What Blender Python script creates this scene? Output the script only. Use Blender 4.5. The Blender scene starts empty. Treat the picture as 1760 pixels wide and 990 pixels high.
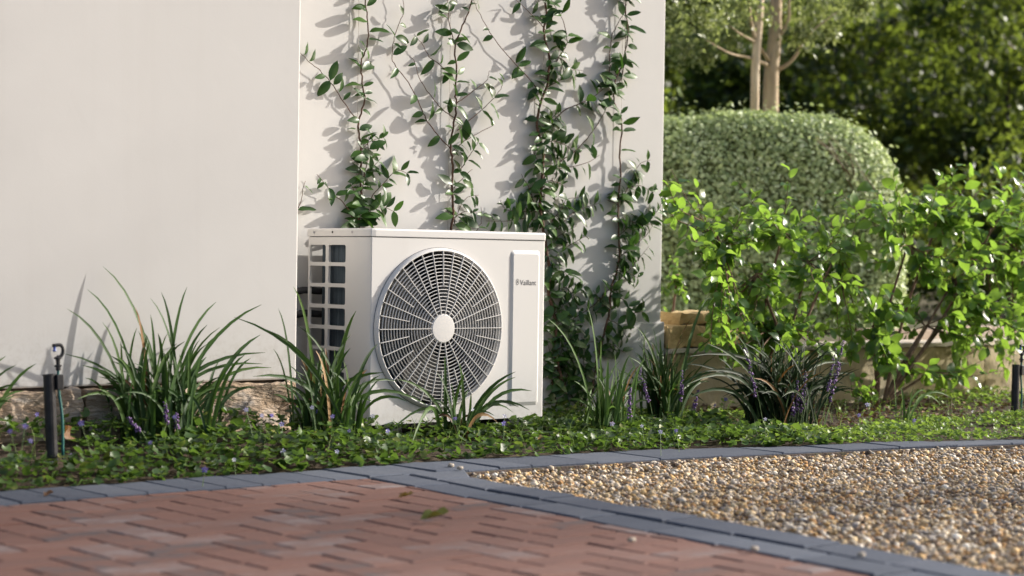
import bpy, math, random
import numpy as np
from mathutils import Vector, Matrix
R = math.radians
rng = np.random.default_rng(11)
random.seed(11)
SC = bpy.context.scene
COL = SC.collection

# ------------------------------------------------------------------ camera
CAM = np.array([-4.6419, -6.4446, 0.76])
YAW, PITCH, ROLL, FPX = 0.6988, -0.0137, 0.0146, 3290.6
FW = np.array([math.sin(YAW)*math.cos(PITCH), math.cos(YAW)*math.cos(PITCH), math.sin(PITCH)])
RT0 = np.array([math.cos(YAW), -math.sin(YAW), 0.0]); UP0 = np.cross(RT0, FW)
RT = math.cos(ROLL)*RT0 + math.sin(ROLL)*UP0
UP = -math.sin(ROLL)*RT0 + math.cos(ROLL)*UP0
cd = bpy.data.cameras.new('camera'); cam = bpy.data.objects.new('camera', cd); COL.objects.link(cam)
cd.sensor_width = 36.0; cd.lens = FPX*36.0/1760.0; cd.clip_start = 0.1; cd.clip_end = 2000.0
cam.matrix_world = Matrix(((RT[0], UP[0], -FW[0], CAM[0]), (RT[1], UP[1], -FW[1], CAM[1]), (RT[2], UP[2], -FW[2], CAM[2]), (0, 0, 0, 1)))
cd.dof.use_dof = True; cd.dof.focus_distance = 8.1; cd.dof.aperture_fstop = 2.3
SC.camera = cam
# ------------------------------------------------------------------ sky, sun, exposure
SUN_E, SUN_A = R(25), R(19)          # height, and angle from the wall plane towards the viewer's side
SDIR = Vector((math.cos(SUN_E)*math.cos(SUN_A), -math.cos(SUN_E)*math.sin(SUN_A), math.sin(SUN_E)))
w = bpy.data.worlds.new('World'); SC.world = w; w.use_nodes = True
nt = w.node_tree; bg = nt.nodes['Background']; sky = nt.nodes.new('ShaderNodeTexSky')
sky.sky_type = 'NISHITA'; sky.sun_disc = False; sky.sun_elevation = SUN_E
sky.sun_rotation = math.atan2(SDIR.x, SDIR.y)
sky.air_density = 0.8; sky.dust_density = 3.0; sky.ozone_density = 0.6
nt.links.new(sky.outputs[0], bg.inputs[0]); bg.inputs[1].default_value = 0.15
ld = bpy.data.lights.new('sun', 'SUN'); ld.energy = 5.0; ld.angle = R(0.5); ld.color = (1.0, 0.945, 0.86)
sun = bpy.data.objects.new('sun', ld); COL.objects.link(sun); sun.rotation_euler = SDIR.to_track_quat('Z', 'Y').to_euler()
SC.view_settings.view_transform = 'Standard'; SC.view_settings.look = 'None'
SC.view_settings.exposure = 0.6; SC.view_settings.gamma = 1.0
SC.cycles.use_denoising = True
SC.cycles.max_bounces = 8; SC.cycles.transparent_max_bounces = 8

# ------------------------------------------------------------------ helpers
def ray(px, py): return FW + (px-880)/FPX*RT - (py-495)/FPX*UP
def at(px, py, Y):                       # the point of the plane y = Y seen at a photo position
    d = ray(px, py); return CAM + d*((Y-CAM[1])/d[1])
def sst(a, b, x):
    t = np.clip((x-a)/(b-a), 0, 1); return t*t*(3-2*t)
def bed_z(x, y):                         # height of the planting bed
    u = np.clip((y+0.75)/.72, 0, 1)
    return u*(0.012+0.085*(1-sst(-0.55, 0.3, x)))
def ground_at(px, py, h=0.0):
    z = 0.03
    for _ in range(12):
        d = ray(px, py); p = CAM + d*((z+h-CAM[2])/d[2]); z = float(bed_z(p[0], p[1]))
    return p
def mesh(name, V, F, smooth=False):
    me = bpy.data.meshes.new(name)
    V = np.asarray(V, dtype=np.float32)
    if isinstance(F, np.ndarray):
        n, k = F.shape
        me.vertices.add(len(V)); me.vertices.foreach_set('co', V.ravel())
        me.loops.add(n*k); me.loops.foreach_set('vertex_index', F.astype(np.int32).ravel())
        me.polygons.add(n); me.polygons.foreach_set('loop_start', np.arange(0, n*k, k, dtype=np.int32))
        me.polygons.foreach_set('loop_total', np.full(n, k, dtype=np.int32))
        me.update(calc_edges=True)
    else:
        me.from_pydata([tuple(map(float, v)) for v in V], [], [tuple(map(int, f)) for f in F]); me.update()
    if smooth: me.polygons.foreach_set('use_smooth', np.ones(len(me.polygons), dtype=bool))
    return me
def add(name, me, mat=None, parent=None, loc=None, M=None):
    o = bpy.data.objects.new(name, me); COL.objects.link(o)
    if mat is not None and me is not None and not me.materials: me.materials.append(mat)
    if parent is not None: o.parent = parent
    if loc is not None: o.location = loc
    if M is not None: o.matrix_basis = M
    return o
def tag(o, label=None, cat=None, group=None, kind=None):
    if label: o['label'] = label
    if cat: o['category'] = cat
    if group: o['group'] = group
    if kind: o['kind'] = kind
    return o
def empty(name, loc, label=None, cat=None, group=None):
    o = bpy.data.objects.new(name, None); COL.objects.link(o); o.location = loc; o.empty_display_size = 0.05
    return tag(o, label, cat, group)
class MB:                                # collects verts and faces of one mesh
    def __init__(s): s.v = []; s.f = []
    def add(s, V, F):
        k = len(s.v); s.v += [tuple(map(float, v)) for v in V]; s.f += [tuple(int(i)+k for i in f) for f in F]; return s
    def box(s, x0, x1, y0, y1, z0, z1):
        V = [(x, y, z) for x in (x0, x1) for y in (y0, y1) for z in (z0, z1)]
        return s.add(V, [(0, 1, 3, 2), (4, 6, 7, 5), (0, 4, 5, 1), (2, 3, 7, 6), (0, 2, 6, 4), (1, 5, 7, 3)])
    def tube(s, P, rad, n=6, cap=True):
        V, F = tube(P, rad, n, cap); return s.add(V, F)
    def lathe(s, prof, c, axis='y', n=32, closed=False):   # prof: (radius, height along axis)
        V = []; F = []
        for r, h in prof:
            for i in range(n):
                a = 2*math.pi*i/n; u, v = r*math.cos(a), r*math.sin(a)
                V.append((c[0]+u, c[1]+h, c[2]+v) if axis == 'y' else (c[0]+u, c[1]+v, c[2]+h))
        m = len(prof); rows = m if closed else m-1
        for j in range(rows):
            for i in range(n):
                a, b = j*n+i, j*n+(i+1) % n; c2, d = ((j+1) % m)*n+(i+1) % n, ((j+1) % m)*n+i
                F.append((a, b, c2, d))
        if not closed and prof[-1][0] > 1e-6 and len(prof) > 1 and prof[-1][0] < 0: pass
        return s.add(V, F)
    def build(s, name, mat, parent=None, smooth=False, bevel=0, loc=None):
        me = mesh(name, s.v, s.f, smooth)
        o = add(name, me, mat, parent, loc)
        if bevel:
            m = o.modifiers.new('bevel', 'BEVEL'); m.width = bevel; m.segments = 2; m.limit_method = 'ANGLE'
        return o
def tube(P, rad, n=6, cap=True):
    P = np.asarray(P, float); m = len(P)
    rad = np.full(m, rad) if np.isscalar(rad) else np.asarray(rad, float)
    T = np.gradient(P, axis=0); T /= np.linalg.norm(T, axis=1)[:, None]+1e-9
    V = []; F = []; ref = np.array([0, 0, 1.0]) if abs(T[0][2]) < .9 else np.array([1.0, 0, 0])
    u = np.cross(T[0], ref); u /= np.linalg.norm(u)
    for i in range(m):
        u = u - T[i]*(u@T[i]); u /= np.linalg.norm(u)+1e-9; b = np.cross(T[i], u)
        for k in range(n):
            a = 2*math.pi*k/n; V.append(P[i]+rad[i]*(math.cos(a)*u+math.sin(a)*b))
    for i in range(m-1):
        for k in range(n):
            F.append((i*n+k, i*n+(k+1) % n, (i+1)*n+(k+1) % n, (i+1)*n+k))
    if cap: F.append(tuple(range(n-1, -1, -1))); F.append(tuple((m-1)*n+k for k in range(n)))
    return V, F
def smooth_line(P, k=4):                 # Catmull-Rom through the points
    P = [np.asarray(p, float) for p in P]
    if len(P) < 3:
        return [P[0]+(P[-1]-P[0])*t for t in np.linspace(0, 1, k+1)]
    Q = [2*P[0]-P[1]]+P+[2*P[-1]-P[-2]]; out = []
    for i in range(1, len(Q)-2):
        for t in np.arange(k)/k:
            a, b, c, d = Q[i-1], Q[i], Q[i+1], Q[i+2]
            out.append(.5*((2*b)+(c-a)*t+(2*a-5*b+4*c-d)*t*t+(3*b-a-3*c+d)*t**3))
    return out+[P[-1]]
def rots(n, g, tilt):                    # n random rotations: any yaw, limited tilt
    y = g.uniform(0, 2*np.pi, n); t = np.abs(g.normal(0, tilt, n)); a = g.uniform(0, 2*np.pi, n)
    cy, sy = np.cos(y), np.sin(y); Rz = np.zeros((n, 3, 3)); Rz[:, 0, 0] = cy; Rz[:, 0, 1] = -sy; Rz[:, 1, 0] = sy; Rz[:, 1, 1] = cy; Rz[:, 2, 2] = 1
    k = np.stack([np.cos(a), np.sin(a), 0*a], -1); K = np.zeros((n, 3, 3))
    K[:, 0, 2] = k[:, 1]; K[:, 1, 2] = -k[:, 0]; K[:, 2, 0] = -k[:, 1]; K[:, 2, 1] = k[:, 0]
    I = np.eye(3)[None]
    Rt = I + np.sin(t)[:, None, None]*K + (1-np.cos(t))[:, None, None]*(K@K)
    return Rt@Rz
def align_rots(nrm, g, jit):             # leaf planes facing along the given normals, any spin
    n_ = nrm/np.linalg.norm(nrm, axis=1)[:, None]+g.normal(0, jit, nrm.shape); n_ /= np.linalg.norm(n_, axis=1)[:, None]
    a = np.cross(n_, g.normal(size=nrm.shape)); a /= np.linalg.norm(a, axis=1)[:, None]
    return np.stack([a, np.cross(n_, a), n_], -1)
def rand_rots(n, g):
    q = g.normal(size=(n, 4)); q /= np.linalg.norm(q, axis=1)[:, None]; a, b, c, d = q.T
    return np.stack([np.stack([1-2*(c*c+d*d), 2*(b*c-a*d), 2*(b*d+a*c)], -1), np.stack([2*(b*c+a*d), 1-2*(b*b+d*d), 2*(c*d-a*b)], -1),
                     np.stack([2*(b*d-a*c), 2*(c*d+a*b), 1-2*(b*b+c*c)], -1)], 1)
def scatter(TV, TF, pos, rot, scl):
    TV = np.asarray(TV, float); TF = np.asarray(TF, int); n = len(pos); k = len(TV)
    scl = np.asarray(scl, float)
    if scl.ndim == 1: scl = scl[:, None].repeat(3, 1)
    V = np.einsum('nij,nkj->nki', rot, TV[None]*scl[:, None, :]) + np.asarray(pos)[:, None, :]
    F = (TF[None]+(np.arange(n)*k)[:, None, None]).reshape(-1, TF.shape[1])
    return V.reshape(-1, 3), F
def join(parts):
    V = []; F = []; k = 0
    for v, f in parts: V.append(v); F.append(f+k); k += len(v)
    return np.concatenate(V), np.concatenate(F)
def slab(poly, z0, z1, bev=0.006):       # a paver: bevelled prism over a convex outline
    P = np.asarray(poly, float); c = P.mean(0); n = len(P)
    d = P-c; L = np.linalg.norm(d, axis=1)[:, None]; Q = c+d*(1-np.minimum(.4, bev*1.4/L))
    V = [(*p, z0) for p in P]+[(*p, z1-bev*.6) for p in P]+[(*p, z1) for p in Q]
    F = []
    for i in range(n):
        j = (i+1) % n; F += [(i, j, n+j, n+i), (n+i, n+j, 2*n+j, 2*n+i)]
    F.append(tuple(2*n+i for i in range(n))); return V, F
def clip(poly, a, b, c):                 # keep a*x+b*y <= c
    out = []
    for i in range(len(poly)):
        p, q = poly[i], poly[(i+1) % len(poly)]; dp, dq = a*p[0]+b*p[1]-c, a*q[0]+b*q[1]-c
        if dp <= 0: out.append(p)
        if dp*dq < 0:
            t = dp/(dp-dq); out.append((p[0]+(q[0]-p[0])*t, p[1]+(q[1]-p[1])*t))
    return out
def area(p): return .5*abs(sum(p[i][0]*p[(i+1) % len(p)][1]-p[(i+1) % len(p)][0]*p[i][1] for i in range(len(p))))

# ------------------------------------------------------------------ materials
def nodes(name):
    m = bpy.data.materials.new(name); m.use_nodes = True; t = m.node_tree
    return m, t, t.nodes['Principled BSDF'], (lambda k: t.nodes.new('ShaderNode'+k)), t.links.new
def ramp(N, stops):
    r = N('ValToRGB'); e = r.color_ramp.elements
    while len(e) < len(stops): e.new(0.5)
    for i, (p, c) in enumerate(stops): e[i].position = p; e[i].color = (*c, 1)
    return r
def surf(name, stops, scale=6.0, rough=.8, bump=.2, bscale=60.0, detail=6, spec=.3, rnd=None, metal=0, vec='Object', stretch=None, dist=.01, wn=.35, wr=.9, wo=-.12):
    # noise between the stops; rnd = 'object' or 'island' adds a value of its own for every piece
    m, t, P, N, L = nodes(name)
    tc = N('TexCoord'); n1 = N('TexNoise'); n1.inputs['Scale'].default_value = scale; n1.inputs['Detail'].default_value = detail
    src = tc.outputs[vec]
    if stretch:
        mp = N('Mapping'); mp.inputs['Scale'].default_value = stretch; L(src, mp.inputs[0]); src = mp.outputs[0]
    L(src, n1.inputs['Vector']); fac = n1.outputs['Fac']
    if rnd:
        rv = N('ObjectInfo').outputs['Random'] if rnd == 'object' else N('NewGeometry').outputs['Random Per Island']
        mx = N('Math'); mx.operation = 'MULTIPLY_ADD'; mx.inputs[1].default_value = wn; L(fac, mx.inputs[0])
        m2 = N('Math'); m2.operation = 'MULTIPLY_ADD'; m2.inputs[1].default_value = wr; m2.inputs[2].default_value = wo; L(rv, m2.inputs[0]); L(m2.outputs[0], mx.inputs[2]); fac = mx.outputs[0]
    r = ramp(N, stops); L(fac, r.inputs[0]); L(r.outputs[0], P.inputs['Base Color'])
    P.inputs['Roughness'].default_value = rough; P.inputs['Specular IOR Level'].default_value = spec; P.inputs['Metallic'].default_value = metal
    if bump:
        n2 = N('TexNoise'); n2.inputs['Scale'].default_value = bscale; n2.inputs['Detail'].default_value = 5; L(src, n2.inputs['Vector'])
        b = N('Bump'); b.inputs['Strength'].default_value = bump; b.inputs['Distance'].default_value = dist; L(n2.outputs['Fac'], b.inputs['Height']); L(b.outputs[0], P.inputs['Normal'])
    return m
def plain(name, c, rough=.5, metal=0, spec=.5):
    m, t, P, N, L = nodes(name); P.inputs['Base Color'].default_value = (*c, 1); P.inputs['Roughness'].default_value = rough
    P.inputs['Metallic'].default_value = metal; P.inputs['Specular IOR Level'].default_value = spec; return m
def leafm(name, stops, trans=.35, tcol=(.25, .45, .05), rough=.4, rnd='object', spec=.5):
    m, t, P, N, L = nodes(name)
    rv = N('ObjectInfo').outputs['Random'] if rnd == 'object' else N('NewGeometry').outputs['Random Per Island']
    n = N('TexNoise'); n.inputs['Scale'].default_value = 40; tc = N('TexCoord'); L(tc.outputs['Object'], n.inputs['Vector'])
    a = N('Math'); a.operation = 'MULTIPLY_ADD'; a.inputs[1].default_value = .3; a.inputs[2].default_value = -.15; L(n.outputs['Fac'], a.inputs[0])
    b = N('Math'); b.operation = 'ADD'; L(a.outputs[0], b.inputs[0]); L(rv, b.inputs[1])
    r = ramp(N, stops); L(b.outputs[0], r.inputs[0]); L(r.outputs[0], P.inputs['Base Color'])
    P.inputs['Roughness'].default_value = rough; P.inputs['Specular IOR Level'].default_value = spec
    tr = N('BsdfTranslucent'); mu = N('MixRGB'); mu.blend_type = 'MIX'; mu.inputs[0].default_value = .6; L(r.outputs[0], mu.inputs[1]); mu.inputs[2].default_value = (*tcol, 1)
    L(mu.outputs[0], tr.inputs['Color']); mx = N('MixShader'); mx.inputs[0].default_value = trans
    L(P.outputs[0], mx.inputs[1]); L(tr.outputs[0], mx.inputs[2]); L(mx.outputs[0], t.nodes['Material Output'].inputs['Surface'])
    return m
M = {}
def weathered(name, stops, rough, spec, zfoot, dirt, amount, trowel=.03, fine=.06):
    m, t, P, N, L = nodes(name); tc = N('TexCoord')
    n1 = N('TexNoise'); n1.inputs['Scale'].default_value = 1.4; n1.inputs['Detail'].default_value = 8; n1.inputs['Roughness'].default_value = .62; L(tc.outputs['Object'], n1.inputs['Vector'])
    r = ramp(N, stops); L(n1.outputs['Fac'], r.inputs[0])
    sx = N('SeparateXYZ'); L(tc.outputs['Object'], sx.inputs[0])
    mr = N('MapRange'); mr.inputs['From Min'].default_value = zfoot[0]; mr.inputs['From Max'].default_value = zfoot[1]; mr.inputs['To Min'].default_value = 1; mr.inputs['To Max'].default_value = 0; L(sx.outputs['Z'], mr.inputs['Value'])
    n2 = N('TexNoise'); n2.inputs['Scale'].default_value = 26; n2.inputs['Detail'].default_value = 8; n2.inputs['Roughness'].default_value = .75; L(tc.outputs['Object'], n2.inputs['Vector'])
    th = N('MapRange'); th.inputs['From Min'].default_value = .46; th.inputs['From Max'].default_value = .72; L(n2.outputs['Fac'], th.inputs['Value'])
    mu = N('Math'); mu.operation = 'MULTIPLY'; L(mr.outputs[0], mu.inputs[0]); L(th.outputs[0], mu.inputs[1])
    # faint runs of old rain
    mp = N('Mapping'); mp.inputs['Scale'].default_value = (9, 9, .35); L(tc.outputs['Object'], mp.inputs[0]); n4 = N('TexNoise'); n4.inputs['Scale'].default_value = 1; n4.inputs['Detail'].default_value = 5; L(mp.outputs[0], n4.inputs['Vector'])
    t4 = N('MapRange'); t4.inputs['From Min'].default_value = .56; t4.inputs['From Max'].default_value = .8; t4.inputs['To Max'].default_value = .05; L(n4.outputs['Fac'], t4.inputs['Value'])
    m2 = N('Math'); m2.operation = 'MULTIPLY_ADD'; m2.inputs[1].default_value = amount; L(mu.outputs[0], m2.inputs[0]); L(t4.outputs[0], m2.inputs[2])
    mx = N('MixRGB'); L(m2.outputs[0], mx.inputs[0]); L(r.outputs[0], mx.inputs[1]); mx.inputs[2].default_value = (*dirt, 1); L(mx.outputs[0], P.inputs['Base Color'])
    P.inputs['Roughness'].default_value = rough; P.inputs['Specular IOR Level'].default_value = spec
    if trowel:
        n3 = N('TexNoise'); n3.inputs['Scale'].default_value = 7; n3.inputs['Detail'].default_value = 3; n3.inputs['Distortion'].default_value = 1.2; L(tc.outputs['Object'], n3.inputs['Vector'])
        b1 = N('Bump'); b1.inputs['Strength'].default_value = trowel; b1.inputs['Distance'].default_value = .02; L(n3.outputs['Fac'], b1.inputs['Height'])
        n5 = N('TexNoise'); n5.inputs['Scale'].default_value = 150; n5.inputs['Detail'].default_value = 4; L(tc.outputs['Object'], n5.inputs['Vector'])
        b2 = N('Bump'); b2.inputs['Strength'].default_value = fine; b2.inputs['Distance'].default_value = .003; L(n5.outputs['Fac'], b2.inputs['Height']); L(b1.outputs[0], b2.inputs['Normal']); L(b2.outputs[0], P.inputs['Normal'])
    return m
M['plaster'] = weathered('plaster', [(.25, (.475, .463, .447)), (.55, (.495, .483, .467)), (.8, (.512, .50, .484))], .9, .3, (.28, .52), (.22, .17, .12), .55)
M['unit'] = weathered('unit_paint', [(.25, (.545, .533, .518)), (.75, (.562, .55, .535))], .42, .4, (.06, .30), (.25, .2, .15), .35, trowel=0)
M['stone'] = surf('plinth_stone', [(.25, (.10, .08, .06)), (.42, (.30, .22, .15)), (.55, (.42, .33, .25)), (.7, (.36, .33, .30)), (.85, (.5, .42, .33))], 7, .95, .8, 30, stretch=(1, 1, 3), dist=.02)
M['soil'] = surf('soil', [(.3, (.03, .02, .013)), (.7, (.08, .055, .035))], 18, .95, 1, 60)
M['earth'] = surf('earth', [(.3, (.06, .06, .03)), (.7, (.13, .11, .06))], 3, .95, .6, 30)
M['sand'] = surf('gravel_bed', [(.3, (.09, .07, .045)), (.7, (.2, .155, .10))], 60, .95, .6, 120)
M['brick'] = surf('red_paver', [(0, (.070, .062, .068)), (.10, (.092, .070, .070)), (.2, (.13, .070, .058)), (.5, (.158, .079, .062)), (.72, (.165, .094, .078)), (.88, (.165, .118, .11)), (1, (.22, .18, .175))], 11, .9, .5, 70, rnd='object', dist=.005, wn=.75, wr=.75, wo=-.24)
M['paver'] = surf('grey_paver', [(0, (.048, .058, .080)), (.5, (.068, .080, .108)), (1, (.105, .117, .142))], 8, .88, .45, 80, rnd='object', dist=.005, wn=.7, wr=.6, wo=-.15)
M['joint'] = surf('joint_sand', [(.3, (.07, .055, .047)), (.5, (.12, .09, .075)), (.7, (.10, .095, .055))], 40, .95, .4, 90)
M['pebble'] = surf('pebble', [(0, (.07, .068, .068)), (.13, (.26, .20, .15)), (.24, (.38, .355, .33)), (.36, (.42, .235, .10)), (.48, (.62, .43, .21)), (.60, (.31, .29, .27)), (.72, (.58, .44, .25)), (.86, (.65, .55, .42)), (1, (.80, .76, .68))], 40, .9, .3, 120, rnd='island', spec=.15)
M['gap'] = plain('dark_seam', (.015, .015, .016), .8)
M['fan'] = plain('fan_plastic', (.075, .075, .074), .5)
M['dark'] = plain('dark_interior', (.03, .03, .032), .7)
M['coil'] = surf('coil_fins', [(.3, (.03, .045, .06)), (.7, (.09, .12, .15))], 3, .4, .6, 8, stretch=(1, 60, 1), metal=.6)
M['logo'] = plain('logo_print', (.05, .05, .055), .6)
M['screw'] = plain('screw_metal', (.35, .35, .36), .4, .8)
M['black'] = surf('black_plastic', [(.3, (.012, .012, .014)), (.7, (.03, .03, .033))], 20, .5, .1, 80)
M['teal'] = plain('teal_tube', (.02, .12, .11), .4)
M['blue'] = plain('blue_plastic', (.03, .08, .35), .4)
M['vleaf'] = leafm('vine_leaf', [(0, (.014, .042, .009)), (.6, (.03, .078, .014)), (1, (.06, .125, .022))], .22, (.10, .22, .03), .4, spec=.35)
M['vstem'] = surf('vine_stem', [(.3, (.05, .025, .015)), (.7, (.12, .065, .04))], 60, .8, .3, 200)
M['wire'] = plain('wire', (.35, .33, .31), .5, .7)
M['blade'] = leafm('strap_blade', [(0, (.015, .04, .011)), (.6, (.03, .072, .017)), (1, (.06, .11, .025))], .22, (.14, .28, .04), .5, spec=.2)
M['blade_pale'] = leafm('pale_blade', [(0, (.035, .08, .02)), (1, (.08, .15, .035))], .25, (.2, .36, .06), .5, spec=.2)
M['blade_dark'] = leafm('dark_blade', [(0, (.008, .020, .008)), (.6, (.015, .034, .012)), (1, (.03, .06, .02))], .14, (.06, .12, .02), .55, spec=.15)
M['spike'] = leafm('purple_floret', [(0, (.10, .05, .17)), (.6, (.22, .12, .32)), (1, (.38, .26, .46))], .25, (.4, .2, .5), .6, rnd='island')
M['violet'] = leafm('violet_petal', [(0, (.10, .07, .38)), (.45, (.25, .2, .6)), (.65, (.6, .58, .75)), (1, (.8, .8, .82))], .25, (.5, .45, .8), .6)
M['cover'] = leafm('ground_leaf', [(0, (.014, .034, .008)), (.5, (.036, .082, .014)), (.9, (.075, .14, .022)), (1, (.18, .19, .04))], .3, (.22, .38, .05), .45, rnd='island')
M['gstem'] = plain('green_stem', (.10, .17, .05), .6)
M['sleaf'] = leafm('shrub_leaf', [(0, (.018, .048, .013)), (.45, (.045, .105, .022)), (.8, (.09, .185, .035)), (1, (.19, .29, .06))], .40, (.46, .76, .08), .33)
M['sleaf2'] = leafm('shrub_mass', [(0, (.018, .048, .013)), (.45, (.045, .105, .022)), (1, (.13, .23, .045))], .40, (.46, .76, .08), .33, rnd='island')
M['bark'] = surf('shrub_bark', [(.3, (.09, .05, .03)), (.7, (.22, .14, .09))], 30, .85, .5, 90)
M['pale_bark'] = surf('pale_bark', [(.3, (.26, .19, .12)), (.7, (.48, .38, .26))], 9, .85, .5, 50, stretch=(1, 1, .25))
M['stake'] = surf('stake_wood', [(.3, (.42, .32, .22)), (.7, (.6, .5, .36))], 9, .8, .3, 60, stretch=(4, 4, .5))
M['hleaf'] = leafm('hedge_leaf', [(0, (.22, .29, .12)), (.5, (.44, .52, .25)), (.85, (.58, .66, .36)), (1, (.70, .74, .5))], .3, (.5, .62, .2), .5, rnd='island')
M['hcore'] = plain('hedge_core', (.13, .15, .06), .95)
M['oleaf'] = leafm('olive_leaf', [(0, (.07, .10, .03)), (.5, (.16, .20, .06)), (1, (.36, .4, .2))], .4, (.38, .45, .12), .4, rnd='island')
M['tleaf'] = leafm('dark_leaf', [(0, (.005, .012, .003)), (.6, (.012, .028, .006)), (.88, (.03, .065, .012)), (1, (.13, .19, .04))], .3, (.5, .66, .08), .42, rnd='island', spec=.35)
M['tbark'] = surf('dark_bark', [(.3, (.03, .022, .015)), (.7, (.09, .07, .05))], 12, .9, .6, 40)
M['render'] = surf('old_render', [(.3, (.06, .055, .015)), (.42, (.19, .16, .07)), (.52, (.36, .30, .19)), (.75, (.45, .39, .28))], 3.2, .95, .5, 40, stretch=(1, 1, .7), dist=.01)
M['coping'] = surf('coping', [(.3, (.42, .36, .28)), (.7, (.58, .52, .44))], 10, .9, .5, 60)
M['sandstone'] = surf('sandstone', [(.2, (.30, .20, .08)), (.5, (.47, .34, .16)), (.8, (.6, .48, .28))], 6, .9, .8, 35, dist=.015)
M['terracotta'] = surf('terracotta', [(.2, (.36, .27, .20)), (.8, (.54, .45, .35))], 14, .9, .4, 60, rnd='object')
M['drybrown'] = leafm('dry_leaf', [(0, (.09, .04, .015)), (.6, (.2, .10, .03)), (1, (.32, .2, .07))], .2, (.4, .2, .05), .6)
M['litter'] = leafm('litter', [(0, (.05, .03, .015)), (.6, (.13, .075, .035)), (1, (.26, .17, .08))], .1, (.3, .15, .05), .8, rnd='island')

# ------------------------------------------------------------------ ground, paving, kerbs, gravel
g = empty  # noqa
def sheet(name, x0, x1, y0, y1, z, mat, n=1, hf=None):
    xs = np.linspace(x0, x1, n+1); ys = np.linspace(y0, y1, n+1); V = [(x, y, z if hf is None else hf(x, y)) for y in ys for x in xs]
    F = [(j*(n+1)+i, j*(n+1)+i+1, (j+1)*(n+1)+i+1, (j+1)*(n+1)+i) for j in range(n) for i in range(n)]
    return tag(add(name, mesh(name, V, F, True), mat), kind='structure')
tag(sheet('ground', -400, 400, -400, 400, -.09, M['earth']), 'bare earth ground reaching out to the horizon')
tag(sheet('gravel_base', -1.2, 9, -9, -.95, -.045, M['sand']), 'sandy base under the pebble gravel')
tag(sheet('planting_bed', -7, 7, -2.4, .66, 0, M['soil'], 60, lambda x, y: float(bed_z(x, y))-.012 if y > kback(x)-.05 else -.06), 'dark soil of the planting bed') if False else None
KB = np.array([(-9, -.72), (-2.6, -.72), (-.9, -.72), (-.15, -.72), (.78, -.83), (1.84, -1.13), (2.65, -1.38), (4.5, -1.95), (9, -3.4)])
KF = np.array([(-9, -1.015), (-2.6, -1.015), (-.72, -1.02), (-.1, -1.035), (.8, -1.14), (1.67, -1.30), (2.5, -1.49), (4.5, -2.07), (9, -3.55)])
def kback(x): return np.interp(x, KB[:, 0], KB[:, 1])
def kfront(x): return np.interp(x, KF[:, 0], KF[:, 1])
V = []; F = []; xs = np.linspace(-7, 8, 121); NR = 24
for x in xs:
    for j in range(NR+1):
        y = kback(x)-.03+(.75-kback(x)+.03)*j/NR
        V.append((x, y, float(bed_z(x, y))-.014-(.03 if j == 0 else 0)+.008*math.sin(x*9+y*7)*math.sin(y*13-x*4)))
for i in range(len(xs)-1):
    for j in range(NR): a = i*(NR+1)+j; F.append((a, a+NR+1, a+NR+2, a+1))
tag(add('planting_bed', mesh('planting_bed', V, F, True), M['soil']), 'dark soil of the planting bed between kerb and walls', kind='structure')
DL = np.array([(-9, -1.55), (-5, -1.12), (-3.42, -.93), (-2.63, -.85), (-1.5, -.775), (-1.03, -.73), (0, -.66)])   # y, x: edge of the red paving
def dlow(y): return np.interp(y, DL[:, 0], DL[:, 1])
pav = tag(sheet('paving', -9, -.6, -9, -.9, -.0055, M['joint']), 'red and grey brick paving of the drive', kind='structure')
# herringbone of red pavers
BL, BW, GAP = .236, .118, .004
nb = 0; cand = []
for i in range(-44, 45):
    for j in range(-44, 45):
        # 90 degree herringbone: unit vectors of the repeat
        ox, oy = -2.2 + i*BW + j*BW*2, -2.6 + i*BW - j*BW*2
        for (x, y, lx, ly) in ((ox, oy, BL, BW), (ox+BL, oy-BW, BW, BL)) if False else ((ox, oy, BL, BW), (ox, oy+BW, BW, BL)):
            if x < -5.2 or x > -.6 or y < -6 or y > -.9: continue
            cand.append((x, y, lx, ly))
seen = set(); bricks = []
for (x, y, lx, ly) in cand:
    key = (round(x, 3), round(y, 3), lx)
    if key in seen: continue
    seen.add(key)
    p = [(x+GAP/2, y+GAP/2), (x+lx-GAP/2, y+GAP/2), (x+lx-GAP/2, y+ly-GAP/2), (x+GAP/2, y+ly-GAP/2)]
    p = clip(p, 0, 1, -1.024)
    if len(p) < 3: continue
    yc = sum(q[1] for q in p)/len(p); s = (dlow(yc+.1)-dlow(yc-.1))/.2
    p = clip(p, 1, -s, dlow(yc)-s*yc-.006)
    if len(p) < 3 or area(p) < .0012: continue
    c = np.mean(p, 0); d = np.array([c[0], c[1], 0])-CAM; zc = d@FW; px = 880+FPX*(d@RT)/zc; py = 495-FPX*(d@UP)/zc
    pri = 0 if (-150 < px < 1900 and py < 1120) else 1
    bricks.append((pri, np.hypot(c[0]+1.8, c[1]+2.2), p, c))
bricks.sort(key=lambda b: (b[0], b[1]))
rest = MB()
for k, (pri, dd, p, c) in enumerate(bricks):
    h = -.001+random.uniform(-.0016, .0016)
    if k < 290:
        V, F = slab([(q[0]-c[0], q[1]-c[1]) for q in p], -.05, h, .006)
        o = add('brick', mesh('brick', V, F), M['brick'], pav, (c[0], c[1], 0)); o.rotation_euler = (R(random.uniform(-.5, .5)), R(random.uniform(-.5, .5)), R(random.uniform(-.4, .4)))
    else:
        rest.add(*slab(p, -.05, h, .006))
M['brick_rest'] = M['brick'].copy(); 
tag(rest.build('brick_field', M['brick_rest'], pav), 'further red pavers of the drive', kind='stuff')
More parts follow.
